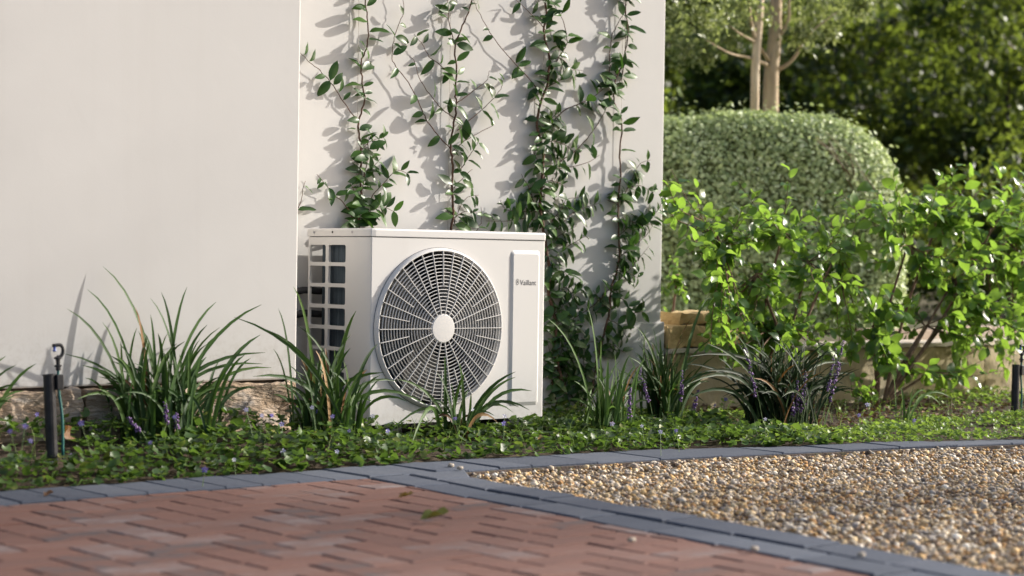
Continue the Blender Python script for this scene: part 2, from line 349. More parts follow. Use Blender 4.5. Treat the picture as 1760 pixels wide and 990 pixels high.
# kerb along the bed: soldier course on the left, single long pavers on the right
kerb = tag(add('kerb', mesh('kerb', *(lambda xs: ([(x, kfront(x)-.01*(s == 0)+(kback(x)-kfront(x)+.01)*s, z) for x in xs for s in (0, 1) for z in (-.09, -.007)],
        [f for i in range(len(xs)-1) for f in ((4*i+1, 4*i+5, 4*i+7, 4*i+3), (4*i, 4*i+4, 4*i+5, 4*i+1), (4*i+2, 4*i+3, 4*i+7, 4*i+6))]))(np.linspace(-6, 6, 80))), M['joint']),
    'blue-grey paver kerb along the front of the planting bed', kind='structure')
x = -4.2
while x < 5.2:
    wdt = .145 if x < .0 else .30
    e = .002; x1 = x+wdt
    p = [(x+e, kfront(x+e)+e), (x1-e, kfront(x1-e)+e), (x1-e, kback(x1-e)-e), (x+e, kback(x+e)-e)]
    c = np.mean(p, 0); top = (.003 if x < .0 else .003)+random.uniform(-.003, .003)
    V, F = slab([(q[0]-c[0], q[1]-c[1]) for q in p], -.08, top, .007)
    o = add('paver', mesh('paver', V, F), M['paver'], kerb, (c[0], c[1], 0)); o.rotation_euler = (R(random.uniform(-.5, .5)), R(random.uniform(-.4, .4)), 0)
    x = x1
# the two-row border between paving and gravel
bord = tag(add('border_strip', mesh('border_strip', *(lambda ys: ([(dlow(y)+s*.325, y, z) for y in ys for s in (0, 1) for z in (-.09, -.009)],
        [f for i in range(len(ys)-1) for f in ((4*i+1, 4*i+3, 4*i+7, 4*i+5), (4*i, 4*i+1, 4*i+5, 4*i+4), (4*i+2, 4*i+6, 4*i+7, 4*i+3))]))(np.linspace(-6, -1.02, 40))), M['joint']),
    'double row of blue-grey pavers between red paving and gravel', kind='structure')
for row in (0, 1):
    y = -1.03 if row == 0 else -1.03+.0
    first = True
    while y > -6:
        L = .30 if not (first and row == 1) else .19
        y1 = y-L; e = .004; a, b = (0, .158) if row == 0 else (.168, .325)
        # the corner piece beside the gravel tip is wider
        bx0 = b+(.10 if row == 1 and first else 0); bx1 = b
        p = [(dlow(y)+a+e, y-e), (dlow(y1)+a+e, y1+e), (dlow(y1)+bx1-e, y1+e), (dlow(y)+bx0-e, y-e)]
        c = np.mean(p, 0); V, F = slab([(q[0]-c[0], q[1]-c[1]) for q in p], -.08, .001+random.uniform(-.002, .003)+(.002 if row else 0), .006)
        o = add('paver', mesh('paver', V, F), M['paver'], bord, (c[0], c[1], 0)); o.rotation_euler = (R(random.uniform(-.5, .5)), R(random.uniform(-.6, .6)), 0)
        y = y1; first = False
# pebbles
def ico():
    t = (1+5**.5)/2
    v = np.array([(-1, t, 0), (1, t, 0), (-1, -t, 0), (1, -t, 0), (0, -1, t), (0, 1, t), (0, -1, -t), (0, 1, -t), (t, 0, -1), (t, 0, 1), (-t, 0, -1), (-t, 0, 1)])
    f = np.array([(0, 11, 5), (0, 5, 1), (0, 1, 7), (0, 7, 10), (0, 10, 11), (1, 5, 9), (5, 11, 4), (11, 10, 2), (10, 7, 6), (7, 1, 8), (3, 9, 4), (3, 4, 2), (3, 2, 6), (3, 6, 8), (3, 8, 9), (4, 9, 5), (2, 4, 11), (6, 2, 10), (8, 6, 7), (9, 8, 1)])
    return v/np.linalg.norm(v[0]), f
IV, IF = ico()
gg = np.random.default_rng(5)
n = 100000; gx = gg.uniform(-.95, 6.4, n); gy = gg.uniform(-5.2, -1.0, n)
ok = (gx > dlow(gy)+.325+.012+np.where(gy > -1.25, .11, 0)) & (gy < kfront(gx)-.012)
# fewer where the photograph does not look
dx = gx-CAM[0]; dy = gy-CAM[1]; zc = dx*FW[0]+dy*FW[1]; xc = (dx*RT[0]+dy*RT[1])/zc*FPX+880; yc = 495+FPX*(.76/zc)-45
ok &= (xc < 2500) & (yc < 1150)
gx, gy = gx[ok], gy[ok]
parts = []
for k in range(8):
    s = slice(k, None, 8); m = len(gx[s])
    TV = IV*(1+gg.uniform(-.34, .28, (12, 1)))*np.array([1, gg.uniform(.6, .9), gg.uniform(.4, .65)])
    sz = np.clip(gg.lognormal(-4.74, .36, m), .0038, .020)
    pos = np.stack([gx[s], gy[s], -.029+gg.uniform(0, .021, m)+.006*np.sin(gx[s]*5+1)*np.sin(gy[s]*6)], -1)
    parts.append(scatter(TV, IF, pos, rots(m, gg, .35), sz))
gv, gf = join(parts)
gr = tag(add('gravel', mesh('gravel', gv, gf, True), M['pebble']), 'mixed tan, white and grey pebble gravel', 'gravel', kind='stuff')
# stray pebbles on the kerb
for (px, py) in ((775, 801), (790, 806), (1296, 945), (1085, 930), (1480, 955)):
    p = CAM+ray(px, py)*((.01-CAM[2])/ray(px, py)[2])
    tv = IV*(1+gg.uniform(-.2, .2, (12, 1)))*np.array([.016, .011, .008])
    o = add('stray_pebble', mesh('stray_pebble', tv, IF, True), M['pebble'], None, (p[0], p[1], .013))
    tag(o, {775: 'pale stray pebble on the kerb near the gravel tip', 790: 'second stray pebble beside the gravel tip', 1296: 'stray pebble on the grey border below the gravel', 1085: 'small stray pebble on the red paving edge', 1480: 'stray pebble on the grey border towards the corner'}[px], 'pebble', 'stray pebbles on the pavers')

# ------------------------------------------------------------------ the house
YL, YB, XC, XR = 0.0, .53, -.352, 2.213
house = empty('house', (-1, 1, 0), 'cream rendered house with a stepped wall above a rough stone plinth', 'house')
house.location = (0, 0, 0)
def wallbox(name, x0, x1, y0, y1, z0, z1, bev=.008):
    b = MB().box(x0, x1, y0, y1, z0, z1); o = b.build(name, M['plaster'], house, bevel=bev); return o
wallbox('wall', -7, XC, YL, 6, .275, 3.4)
wallbox('wall', XC-.2, XR, YB, 5.5, .31, 3.4)
wallbox('wall_base', XC-.2, XR+.022, YB-.006, 5.4, -.05, .465)
MB().box(-7.06, XC+.05, YL-.05, 6.05, 3.4, 3.48).build('parapet_cap', M['coping'], house, bevel=.01)
MB().box(XC+.05, XR+.05, YB-.05, 5.55, 3.4, 3.48).build('parapet_cap', M['coping'], house, bevel=.01)
plinth = MB().box(-7, XC-.012, YL+.03, 5.9, -.06, .271).build('plinth', M['joint'], house)
def rough_block(name, x0, x1, y0, y1, z0, z1, mat, parent, amp=.012, seed=0, n=6):
    r = np.random.default_rng(seed); nx = max(3, int((x1-x0)/.03)); nz = max(3, int((z1-z0)/.025)); V = []; F = []
    ny = 4
    def P(i, j, k):
        u, v, s = i/nx, j/ny, k/nz
        return np.array([x0+(x1-x0)*u, y0+(y1-y0)*v, z0+(z1-z0)*s])
    idx = {}
    for i in range(nx+1):
        for j in range(ny+1):
            for k in range(nz+1):
                if i in (0, nx) or j in (0, ny) or k in (0, nz):
                    edge = sum((i in (0, nx), j in (0, ny), k in (0, nz)))
                    p = P(i, j, k); c = np.array([(x0+x1)/2, (y0+y1)/2, (z0+z1)/2])
                    p = p+r.normal(0, amp*.5, 3)
                    if edge >= 2: p = p+(c-p)/np.linalg.norm(c-p)*amp*.45*(1+.6*(edge-2))
                    p += amp*.9*np.array([0, math.sin(p[0]*23+p[2]*31+seed), .5*math.sin(p[0]*17+seed)])
                    idx[i, j, k] = len(V); V.append(p)
    def q(a, b, c, d): F.append((idx[a], idx[b], idx[c], idx[d]))
    for i in range(nx):
        for k in range(nz):
            q((i, 0, k), (i+1, 0, k), (i+1, 0, k+1), (i, 0, k+1)); q((i, ny, k), (i, ny, k+1), (i+1, ny, k+1), (i+1, ny, k))
        for j in range(ny):
            q((i, j, nz), (i+1, j, nz), (i+1, j+1, nz), (i, j+1, nz)); q((i, j, 0), (i, j+1, 0), (i+1, j+1, 0), (i+1, j, 0))
    for j in range(ny):
        for k in range(nz):
            q((0, j, k), (0, j, k+1), (0, j+1, k+1), (0, j+1, k)); q((nx, j, k), (nx, j+1, k), (nx, j+1, k+1), (nx, j, k+1))
    o = add(name, mesh(name, V, F, True), mat, parent)
    m = o.modifiers.new('es', 'EDGE_SPLIT'); m.split_angle = R(48)
    return o
xs = [-3.4, -2.7, -2.0, -1.3, -.86, XC-.02]
for k in range(len(xs)-1):
    rough_block('stone', xs[k]+.008, xs[k+1]-.006, YL-.03, YL+.12, -.03, .272+random.uniform(-.006, .004), M['stone'], plinth, .009, k+3)

# ------------------------------------------------------------------ retaining wall, slabs, raised ground
rw = empty('retaining_wall', (XR+.02, .50, 0), 'low stained rendered garden wall with sunlit top under the shrubs', 'garden wall')
xs = [XR+.028, 4.9, 5.9, 7.2, 9.0]
for k in range(4):
    o = rough_block('wall_section', xs[k]+.002, xs[k+1]-.002, .50, .80, -.08, .30, M['render'], None, .0035, 40+k); o.parent = rw; o.matrix_parent_inverse = Matrix.Translation((-(XR+.02), -.50, 0))
    o = rough_block('coping', xs[k]+.004, xs[k+1]-.004, .485, .82, .303, .326, M['coping'], None, .003, 50+k); o.parent = rw; o.matrix_parent_inverse = Matrix.Translation((-(XR+.02), -.50, 0))
def stone_at(name, px0, px1, py0, py1, Y, dep, seed, label, amp=.01):
    a = at(px0, py1, Y); b = at(px1, py0, Y)
    o = rough_block(name, a[0], b[0], Y, Y+dep, a[2], b[2], M['sandstone'], None, amp, seed); return tag(o, label, 'stone')
zt = .325
a = at(1146, 605, .52); b = at(1247, 566, .52)
tag(rough_block('sandstone_block', a[0], b[0], .52, .78, zt+.004, zt+.118, M['sandstone'], None, .009, 61), 'ochre sandstone block on the garden wall beside the house corner', 'stone', 'sandstone blocks on the garden wall')
tag(rough_block('sandstone_block', b[0]+.015, b[0]+.27, .54, .78, zt+.004, zt+.108, M['sandstone'], None, .010, 62), 'shaded brown sandstone block on the garden wall behind the lilyturf', 'stone', 'sandstone blocks on the garden wall')
a = at(1163, 560, .60)
tag(rough_block('sandstone_slab', a[0], a[0]+.50, .57, .80, zt+.124, zt+.182, M['sandstone'], None, .009, 63), 'pale sandstone slab lying on top of the two blocks', 'stone')
V = []; F = []; nx, ny = 60, 60
for j in range(ny+1):
    for i in range(nx+1):
        x = XR-.1+i*(30-XR)/nx; y = .74+(j/ny)**1.6*45
        V.append((x, y, .285+.02*math.sin(x*2.1)*math.sin(y*1.7)+.012*math.sin(x*5+y*4)))
for j in range(ny):
    for i in range(nx): a = j*(nx+1)+i; F.append((a, a+1, a+nx+2, a+nx+1))
tag(add('terrace', mesh('terrace', V, F, True), M['earth']), 'raised earth behind the garden wall', kind='structure')
xx = 5.2
ted = empty('brick_edging', (5.2, 1.6, .3), 'sunlit row of terracotta edging bricks behind the garden wall', 'edging')
k = 0
while xx < 9.2:
    V, F = slab([(-.105, -.05), (.105, -.05), (.105, .05), (-.105, .05)], -.06, .055, .01)
    o = add('brick', mesh('edging_brick', V, F), M['terracotta'], ted, (xx-5.2, random.uniform(-.01, .01), random.uniform(-.01, .01))); o.rotation_euler = (0, 0, R(random.uniform(-4, 4)))
    xx += .225

# ------------------------------------------------------------------ the heat pump
ZT, ZB0, UW, UD = .8909, .0721, .965, .449
hp = empty('heat_pump', (0, 0, ZB0), 'cream outdoor heat pump unit with round fan grille against the wall', 'heat pump')
hp.location = (0, 0, 0)
LIDH = .034; zl = ZT-LIDH
FCX, FCZ, FR = .370, ZT-.419, .329
BY = -.018                               # the grille stands proud of the front
def ring_panel(x0, x1, z0, z1, cx, cz, rf, N=96):
    an = sorted(set([round(2*math.pi*i/N, 6) for i in range(N)]+[round(math.atan2(z-cz, x-cx) % (2*math.pi), 6) for x in (x0, x1) for z in (z0, z1)]))
    inn, out = [], []
    for a in an:
        c, s = math.cos(a), math.sin(a); r = rf(a); inn.append((cx+r*c, cz+r*s)); ts = []
        if abs(c) > 1e-9: ts.append(((x1 if c > 0 else x0)-cx)/c)
        if abs(s) > 1e-9: ts.append(((z1 if s > 0 else z0)-cz)/s)
        t = min(t for t in ts if t > 0); out.append((cx+t*c, cz+t*s))
    n = len(an); return inn, out, n
fr = MB(); R0 = .344
inn, out, n = ring_panel(.014, UW-.010, ZB0, zl-.003, FCX, FCZ, lambda a: R0)
V = [(x, 0, z) for x, z in inn]+[(x, 0, z) for x, z in out]
fr.add(V, [(i, (i+1) % n, n+(i+1) % n, n+i) for i in range(n)])
def vstrip(mb, pts, z0, z1):
    V = [(x, y, z) for x, y in pts for z in (z0, z1)]; mb.add(V, [(2*i, 2*i+2, 2*i+3, 2*i+1) for i in range(len(pts)-1)])
arc = [(.014*(1-math.sin(t)), .105*(1-math.cos(t))) for t in np.linspace(math.pi/2, 0, 9)]
arc = [(.014*(1-math.cos(t)), .115*(1-math.sin(t))) for t in np.linspace(0, math.pi/2, 9)]
vstrip(fr, arc, ZB0, zl-.003)
vstrip(fr, [(UW-.010+.010*math.sin(t), .010*(1-math.cos(t))) for t in np.linspace(0, math.pi/2, 5)], ZB0, zl-.003)
o = fr.build('front_panel', M['unit'], hp, smooth=True)
m = o.modifiers.new('es', 'EDGE_SPLIT'); m.split_angle = R(25)
MB().box(UW-.003, UW, .012, UD, ZB0, zl-.003).build('side_panel', M['unit'], hp)
# raised rim of the fan
rim = MB(); rim.lathe([(R0, 0), (R0-.001, -.006), (R0-.004, -.012), (FR+.004, BY-.002), (FR, BY-.002), (FR-.001, BY+.03)], (FCX, 0, FCZ), 'y', 96)
rim.build('fan_rim', M['unit'], hp, smooth=True)
MB().lathe([(R0+.0012, -.0012), (R0-.001, -.0012)], (FCX, 0, FCZ), 'y', 96).build('rim_seam', M['gap'], hp)
# grille: rings and spokes
gr_ = MB(); HUB = .0625; NRING = 18
def domey(r): return BY-.004-.006*(1-(r/FR)**2)
for k in range(1, NRING):
    r = HUB+(FR-HUB)*k/NRING; y = domey(r); hw, hd = .0015, .004
    gr_.lathe([(r-hw, y-.001), (r-hw*.3, y-.0025), (r+hw, y-.001), (r+hw, y+hd), (r-hw, y+hd)], (FCX, 0, FCZ), 'y', 72, closed=True)
for k in range(36):
    a = R(10*k); r0 = HUB-.004 if k % 2 == 0 else HUB+(FR-HUB)*8/NRING
    u = np.array([math.cos(a), 0, math.sin(a)]); t = np.array([-math.sin(a), 0, math.cos(a)]); V = []; ns = 6
    for r in np.linspace(r0, FR+.001, ns):
        c = np.array([FCX, domey(r)-.0015, FCZ])+u*r
        for (s, d) in ((-1, .008), (-1, 0), (1, 0), (1, .008)): V.append(c+t*s*.0014+np.array([0, d-.002, 0]))
    gr_.add(V, [(4*i+q, 4*i+(q+1) % 4, 4*i+4+(q+1) % 4, 4*i+4+q) for i in range(ns-1) for q in range(4)])
grille = gr_.build('fan_grille', M['unit'], hp)
cap = MB(); cap.lathe([(0, BY-.0155), (HUB*.6, BY-.0155), (HUB*.93, BY-.0145), (HUB, BY-.010), (HUB, BY+.004), (0, BY+.004)], (FCX, 0, FCZ), 'y', 48)
o = cap.build('hub_cap', M['unit'], grille, smooth=True); m = o.modifiers.new('es', 'EDGE_SPLIT'); m.split_angle = R(40)
# fan, shroud, coil behind
sh = MB(); sh.lathe([(FR, BY+.03), (FR-.004, .10), (FR-.004, .2)], (FCX, 0, FCZ), 'y', 64); sh.build('shroud', M['fan'], hp, smooth=True)
fan = MB().lathe([(0, .035), (.07, .035), (.085, .05), (.085, .13), (0, .13)], (FCX, 0, FCZ), 'y', 32).build('fan', M['fan'], hp, smooth=True)
for k in range(3):
    V = []; F = []; nr, na = 6, 8
    for i in range(nr+1):
        r = .08+(FR-.02-.08)*i/nr
        for j in range(na+1):
            a = R(120*k+17)+R(78)*(j/na-.5)*(1-.12*i/nr)+R(18)*i/nr
            V.append((FCX+r*math.cos(a), .085+.055*(j/na-.5)*(1+.2*math.sin(3*j/na)), FCZ+r*math.sin(a)))
    for i in range(nr):
        for j in range(na): q = i*(na+1)+j; F.append((q, q+1, q+na+2, q+na+1))
    MB().add(V, F).build('fan_blade', M['fan'], fan, smooth=True)
MB().box(.06, UW-.02, UD-.045, UD-.02, ZB0+.01, zl-.02).build('coil', M['coil'], hp)
MB().box(.03, .055, .10, UD-.10, ZB0+.01, zl-.02).build('coil', M['coil'], hp)
MB().box(.70, .705, .01, UD-.05, ZB0+.01, zl-.01).build('partition', M['dark'], hp)
MB().box(.012, UW-.006, .02, UD, ZB0+.001, ZB0+.012).build('base_pan', M['unit'], hp)
# left side panel with rows of rounded openings
y_a, y_b = UD, .115
cols = [(.436, .318), (.296, .170)]      # from the rear edge forward
rows = [(ZT-.070-k*.0895, ZT-.070-k*.0895-.074) for k in range(8)]
sp = MB(); thick = .010
def cell(ya, yb, z1, z0, oy0, oy1, oz0, oz1):
    rr = .008; cx, cz = (oy0+oy1)/2, (oz0+oz1)/2; hx, hz = abs(oy1-oy0)/2, abs(oz1-oz0)/2
    def rf(a):
        c, s = abs(math.cos(a)), abs(math.sin(a)); t = min(hx/c if c > 1e-6 else 9, hz/s if s > 1e-6 else 9)
        x, z = c*t, s*t
        if x > hx-rr and z > hz-rr:      # inside the rounded corner
            bx, bz = hx-rr, hz-rr; B = c*bx+s*bz; t = B+math.sqrt(max(0, B*B-(bx*bx+bz*bz-rr*rr)))
        return t
    inn, out, n = ring_panel(min(ya, yb), max(ya, yb), min(z0, z1), max(z0, z1), cx, cz, rf, 40)
    V = [(0, y, z) for y, z in inn]+[(0, y, z) for y, z in out]+[(thick, y, z) for y, z in inn]
    sp.add(V, [(i, n+i, n+(i+1) % n, (i+1) % n) for i in range(n)]+[(i, (i+1) % n, 2*n+(i+1) % n, 2*n+i) for i in range(n)])
yc_edges = [UD, (cols[0][1]+cols[1][0])/2, cols[1][1]-.012]
zc_edges = [rows[0][0]+.012]+[(rows[k][1]+rows[k+1][0])/2 for k in range(7)]+[rows[7][1]-.008]
for k in range(8):
    for c in range(2): cell(yc_edges[c], yc_edges[c+1], zc_edges[k], zc_edges[k+1], cols[c][0], cols[c][1], rows[k][0], rows[k][1])
sp.add([(0, UD, zl-.003), (0, y_b, zl-.003), (0, y_b, zc_edges[0]), (0, UD, zc_edges[0])], [(0, 1, 2, 3)])
sp.add([(0, UD, zc_edges[8]), (0, y_b, zc_edges[8]), (0, y_b, ZB0), (0, UD, ZB0)], [(0, 1, 2, 3)])
sp.add([(0, yc_edges[2], zc_edges[0]), (0, y_b, zc_edges[0]), (0, y_b, zc_edges[8]), (0, yc_edges[2], zc_edges[8])], [(0, 1, 2, 3)])
sp.build('side_grille', M['unit'], hp)
# lid with lip and seam
def outline(e):
    pts = [(-e, UD+e)]+[(x-e, y-e*.2) for x, y in arc]+[(.03, -e)]+[(UW-.010+.010*math.sin(t)+e*math.sin(t), .010*(1-math.cos(t))-e*math.cos(t)) for t in np.linspace(0, math.pi/2, 5)]+[(UW+e, UD+e)]
    return pts
lid = MB(); V = []; prof = [(.003, zl), (.004, zl+.003), (.004, ZT-.008), (.001, ZT-.002), (-.006, ZT)]
for e, z in prof: V += [(x, y, z) for x, y in outline(e)]
n = len(outline(0)); Fl = []
for j in range(len(prof)-1):
    for i in range(n): Fl.append((j*n+i, j*n+(i+1) % n, (j+1)*n+(i+1) % n, (j+1)*n+i))
Fl.append(tuple((len(prof)-1)*n+i for i in range(n))); Fl.append(tuple(range(n-1, -1, -1)))
lid.add(V, Fl); o = lid.build('lid', M['unit'], hp); o.modifiers.new('es', 'EDGE_SPLIT').split_angle = R(30)
inset = MB(); V = []
for z in (zl-.004, zl+.001): V += [(x, y, z) for x, y in outline(-.003)]
inset.add(V, [(i, (i+1) % n, n+(i+1) % n, n+i) for i in range(n)]); inset.build('lid_seam', M['gap'], hp)
for (y, r) in ((.40, .006), (.262, .0045), (.118, .006)):
    s = MB(); V, F = tube([(-.0065, y, zl+.018), (-.001, y, zl+.018)], r, 12); s.add(V, F); s.build('screw', M['screw'] if r > .005 else M['gap'], hp)
# service cover with bevelled edge, lettering
def rrect(x0, x1, z0, z1, r, n=6):
    P = []
    for cx, cz, a0 in ((x1-r, z1-r, 0), (x0+r, z1-r, 90), (x0+r, z0+r, 180), (x1-r, z0+r, 270)):
        for k in range(n+1): a = R(a0+90*k/n); P.append((cx+r*math.cos(a), cz+r*math.sin(a)))
    return P
c0 = at(874, 698, 0); c1 = at(927, 431, 0)
sx0, sx1, sz0, sz1 = c0[0], c1[0]+.003, c0[2], c1[2]
A = rrect(sx0, sx1, sz0, sz1, .016); B = rrect(sx0+.012, sx1-.012, sz0+.016, sz1-.016, .010); n = len(A)
cv = MB(); V = [(x, -.0005, z) for x, z in A]+[(x, -.0075, z) for x, z in B]+[(x, -.0005, z) for x, z in A]
cv.add(V, [(i, n+i, n+(i+1) % n, (i+1) % n) for i in range(n)]+[tuple(n+i for i in range(n))])
cover = cv.build('service_cover', M['unit'], hp)
tl = at(893.5, 490, -.0075); tr = at(921, 490, -.0075)
fc = bpy.data.curves.new('lettering', 'FONT'); fc.body = 'Vaillant'; fc.size = 1.0; fc.extrude = 0
fo = bpy.data.objects.new('lettering', fc); COL.objects.link(fo)
bpy.context.view_layer.update(); wdt = fo.dimensions.x
me = bpy.data.meshes.new_from_object(fo); bpy.data.objects.remove(fo)
s = (tr[0]-tl[0])/wdt; mv = np.array([v.co[:] for v in me.vertices])
for v in me.vertices: v.co = (tl[0]+v.co.x*s, -.0085, tl[2]+v.co.y*s*1.05)
me.materials.clear(); lo = add('lettering', me, M['logo'], cover); lo['label'] = 'dark grey word Vaillant printed on the cover'
em = MB(); ec = at(889.5, 484.5, -.0085); V = []; N_ = 24
for k in range(N_):
    a = 2*math.pi*k/N_; V += [(ec[0]+.0085*math.cos(a), -.0085, ec[2]+.0135*math.sin(a)), (ec[0]+.0065*math.cos(a), -.0085, ec[2]+.0112*math.sin(a))]
em.add(V, [(2*k, 2*((k+1) % N_), 2*((k+1) % N_)+1, 2*k+1) for k in range(N_)])
em.add([(ec[0]+x, -.0085, ec[2]+z) for x, z in ((-.003, -.004), (.003, -.004), (.0015, .0005), (.0032, .007), (.001, .0065), (0, .002), (-.001, .0065), (-.0032, .007), (-.0015, .0005))], [tuple(range(9))])
em.build('emblem', M['logo'], cover)
for x0 in (.12, .74): MB().box(x0, x0+.07, .01, UD-.01, -.02, ZB0-.001).build('foot', M['black'], hp, bevel=.004)
v_ = MB(); V, F = tube([(.83, -.012, .052), (.83, .03, .052)], .016, 14); v_.add(V, F); V, F = tube([(.855, -.004, .050), (.855, .03, .050)], .011, 12); v_.add(V, F); v_.build('drain_fitting', M['unit'], hp, smooth=False)
# pipes behind the unit
for k, zz in enumerate((.62, .52)):
    pp = smooth_line([(.08, UD+.012, zz), (-.01, UD+.05, zz), (-.03, UD+.08, zz-.06), (-.03, UD+.09, .1)], 5)
    MB().tube(pp, .016, 10).build('pipe', M['black'], hp, smooth=True)

# ------------------------------------------------------------------ leaves and vines
def leaf_mesh(name, L=1.0, W=.42, fold=.16, curl=.18, rows=6, pow_=.9, tip=1.0, wav=0.0):
    V = []; F = []
    for i in range(rows+1):
        t = i/rows; w_ = W*.5*(math.sin(math.pi*t**pow_)**.8 if 0 < t < 1 else 0)*(1 if t < .6 else 1-(1-tip)*(t-.6)/.4)
        z = -curl*t*t; fz = fold*w_*2
        V += [(t*L, w_, z+fz+wav*math.sin(9*t)*w_), (t*L, 0, z), (t*L, -w_, z+fz-wav*math.sin(8*t+1)*w_)]
    for i in range(rows):
        for k in (0, 1):
            a, b, c, d = 3*i+k, 3*i+k+1, 3*i+4+k, 3*i+3+k
            if i == 0: F.append((b, c, d) if k == 0 else (a, c, d))
            elif i == rows-1: F.append((a, b, c) if k == 0 else (a, b, d))
            else: F.append((a, b, c, d))
    return mesh(name, V, F, True)
def frame(pos, axis, nrm, s):
    ax = Vector(axis).normalized(); n_ = Vector(nrm); n_ = (n_-ax*n_.dot(ax))
    if n_.length < 1e-4: n_ = Vector((0, 0, 1)).cross(ax)+Vector((.01, 0, 0))
    n_.normalize(); b = n_.cross(ax)
    return Matrix(((ax.x*s, b.x*s, n_.x*s, pos[0]), (ax.y*s, b.y*s, n_.y*s, pos[1]), (ax.z*s, b.z*s, n_.z*s, pos[2]), (0, 0, 0, 1)))
VL = [leaf_mesh('vine_leaf', 1, w_, f, c, wav=.15) for w_, f, c in ((.40, .12, .15), (.46, .2, .25), (.36, .3, .1), (.48, .05, .3))]
for m_ in VL: m_.materials.append(M['vleaf'])
def vine(label, stems, leaf_step, seed, z_off=(0, 0), lscale=.084, extra=None):
    r = random.Random(seed)
    base = stems[0][0]
    root = empty('climbing_vine', (0, 0, 0), label, 'vine', 'climbing vines on the house wall')
    for si, (st, rad, dens) in enumerate([(s_[0], s_[1], s_[2]) for s_ in stems]):
        P = []
        dpt = r.uniform(.004, .016)
        for k, (px, py) in enumerate(st): P.append(at(px, py, YB-.012-dpt*min(1, .3+k*.3)-r.uniform(0, .008)))
        Q = smooth_line(P, 5)
        Q = [q+np.array([r.gauss(0, .0015), r.gauss(0, .002), 0]) for q in Q]
        rr = np.linspace(rad, max(.0011, rad*.4), len(Q))
        MB().tube(Q, rr, 5).build('stem', M['vstem'], root, smooth=True)
        Q = np.array(Q); seg = np.linalg.norm(np.diff(Q, axis=0), axis=1); cum = np.concatenate([[0], np.cumsum(seg)]); tot = cum[-1]
        s = leaf_step*r.uniform(.1, .6)
        while s < tot+.001:
            p = np.array([np.interp(s, cum, Q[:, k]) for k in range(3)]); i = min(len(seg)-1, int(np.searchsorted(cum, s))-1 if s > 0 else 0)
            T = Q[min(i+1, len(Q)-1)]-Q[max(i, 0)]; T = T/(np.linalg.norm(T)+1e-9)
            for side in (-1, 1):
                if r.random() > dens*1.15: continue
                sd = Vector((T[2]*side, 0, -T[0]*side))
                ax = sd*r.uniform(.6, 1.0)+Vector(T)*r.uniform(.0, .5)+Vector((r.gauss(0, .2), r.uniform(-.5, .12), r.gauss(-.12, .22)))
                nr = Vector((r.gauss(.15, .35), -1*r.uniform(.3, 1.0), r.uniform(.25, 1.0)))
                if r.random() < .18: nr = Vector((r.gauss(0, .4), -1, .15))
                sc = lscale*r.uniform(.55, 1.2)*(1 if tot-s > .06 else .75)
                me = VL[r.randrange(4)]; pos = p+np.array([0, -.006, 0])
                mt = frame(pos, ax, nr, sc)
                tipy = pos[1]+ax.normalized().y*sc
                if tipy > YB-.005: continue
                add('leaf', me, None, root, None, mt)
            s += leaf_step*r.uniform(.6, 1.4)
    return root
def c2(*a): return [(500+x/2.476, y/2.476) for x, y in a]
def c3(*a): return [(800+x/2.475, y/2.475) for x, y in a]
def c5(*a): return [(880+x/2.357, 380+y/2.357) for x, y in a]
vine('slim climbing vine above the slatted side of the heat pump', [
    (c2((282, 1090), (285, 960), (300, 830), (292, 760), (300, 660), (290, 570), (288, 515), (312, 430), (303, 340), (300, 265), (325, 190), (328, 90), (315, 0), (318, -120), (300, -300), (316, -480)), .0055, .62),
    (c2((290, 1000), (296, 850), (315, 740), (330, 660), (329, 590), (350, 560)), .003, .75),
    (c2((288, 520), (235, 450), (180, 365), (125, 300), (75, 262), (42, 225)), .0028, .34),
    (c2((285, 1000), (262, 930), (225, 865), (185, 830), (150, 790), (112, 742)), .0028, .75),
    (c2((300, 900), (340, 840), (400, 775), (448, 725), (500, 740)), .0025, .7),
    (c2((320, 905), (380, 880), (440, 900)), .002, .8), (c2((300, 640), (340, 600), (395, 585)), .002, .8),
    (c2((296, 760), (345, 720), (385, 670)), .002, .8), (c2((300, 860), (270, 820), (250, 770)), .002, .7),
    (c2((25, 905), (40, 860), (60, 770)), .002, .6)], .040, 21)
vine('branching climbing vine with wide arching stems above the fan', [
    (c2((684, 1080), (682, 975), (690, 900), (685, 800), (690, 720), (680, 630), (690, 540), (705, 450), (700, 400), (705, 300), (700, 190), (740, 90), (770, 0), (780, -140), (760, -320), (775, -520)), .0065, .40),
    (c2((700, 190), (690, 175), (672, 80), (670, 0), (672, -60)), .003, .35),
    (c2((680, 635), (620, 570), (575, 505), (545, 440), (500, 350), (445, 280), (430, 230), (440, 160), (470, 80), (480, 30), (473, -40)), .003, .34),
    (c2((690, 500), (640, 460), (590, 400), (545, 330), (530, 270), (508, 240)), .0026, .5),
    (c2((690, 320), (640, 280), (590, 240), (560, 190), (525, 145)), .0026, .6),
    (c2((705, 440), (760, 400), (828, 345), (845, 300)), .0026, .55),
    (c2((708, 555), (760, 510), (828, 455), (885, 390), (905, 340)), .0026, .58),
    (c2((690, 640), (740, 600), (800, 565), (865, 530)), .0026, .6),
    (c2((712, 735), (745, 690), (775, 640), (800, 600)), .0024, .55),
    (c2((690, 960), (720, 880), (750, 840), (800, 830)), .0022, .75), (c2((690, 930), (740, 900), (790, 905)), .0022, .8),
    (c2((690, 800), (730, 760), (770, 720)), .002, .6), (c2((790, 985), (810, 940), (808, 880)), .002, .8)], .052, 22)
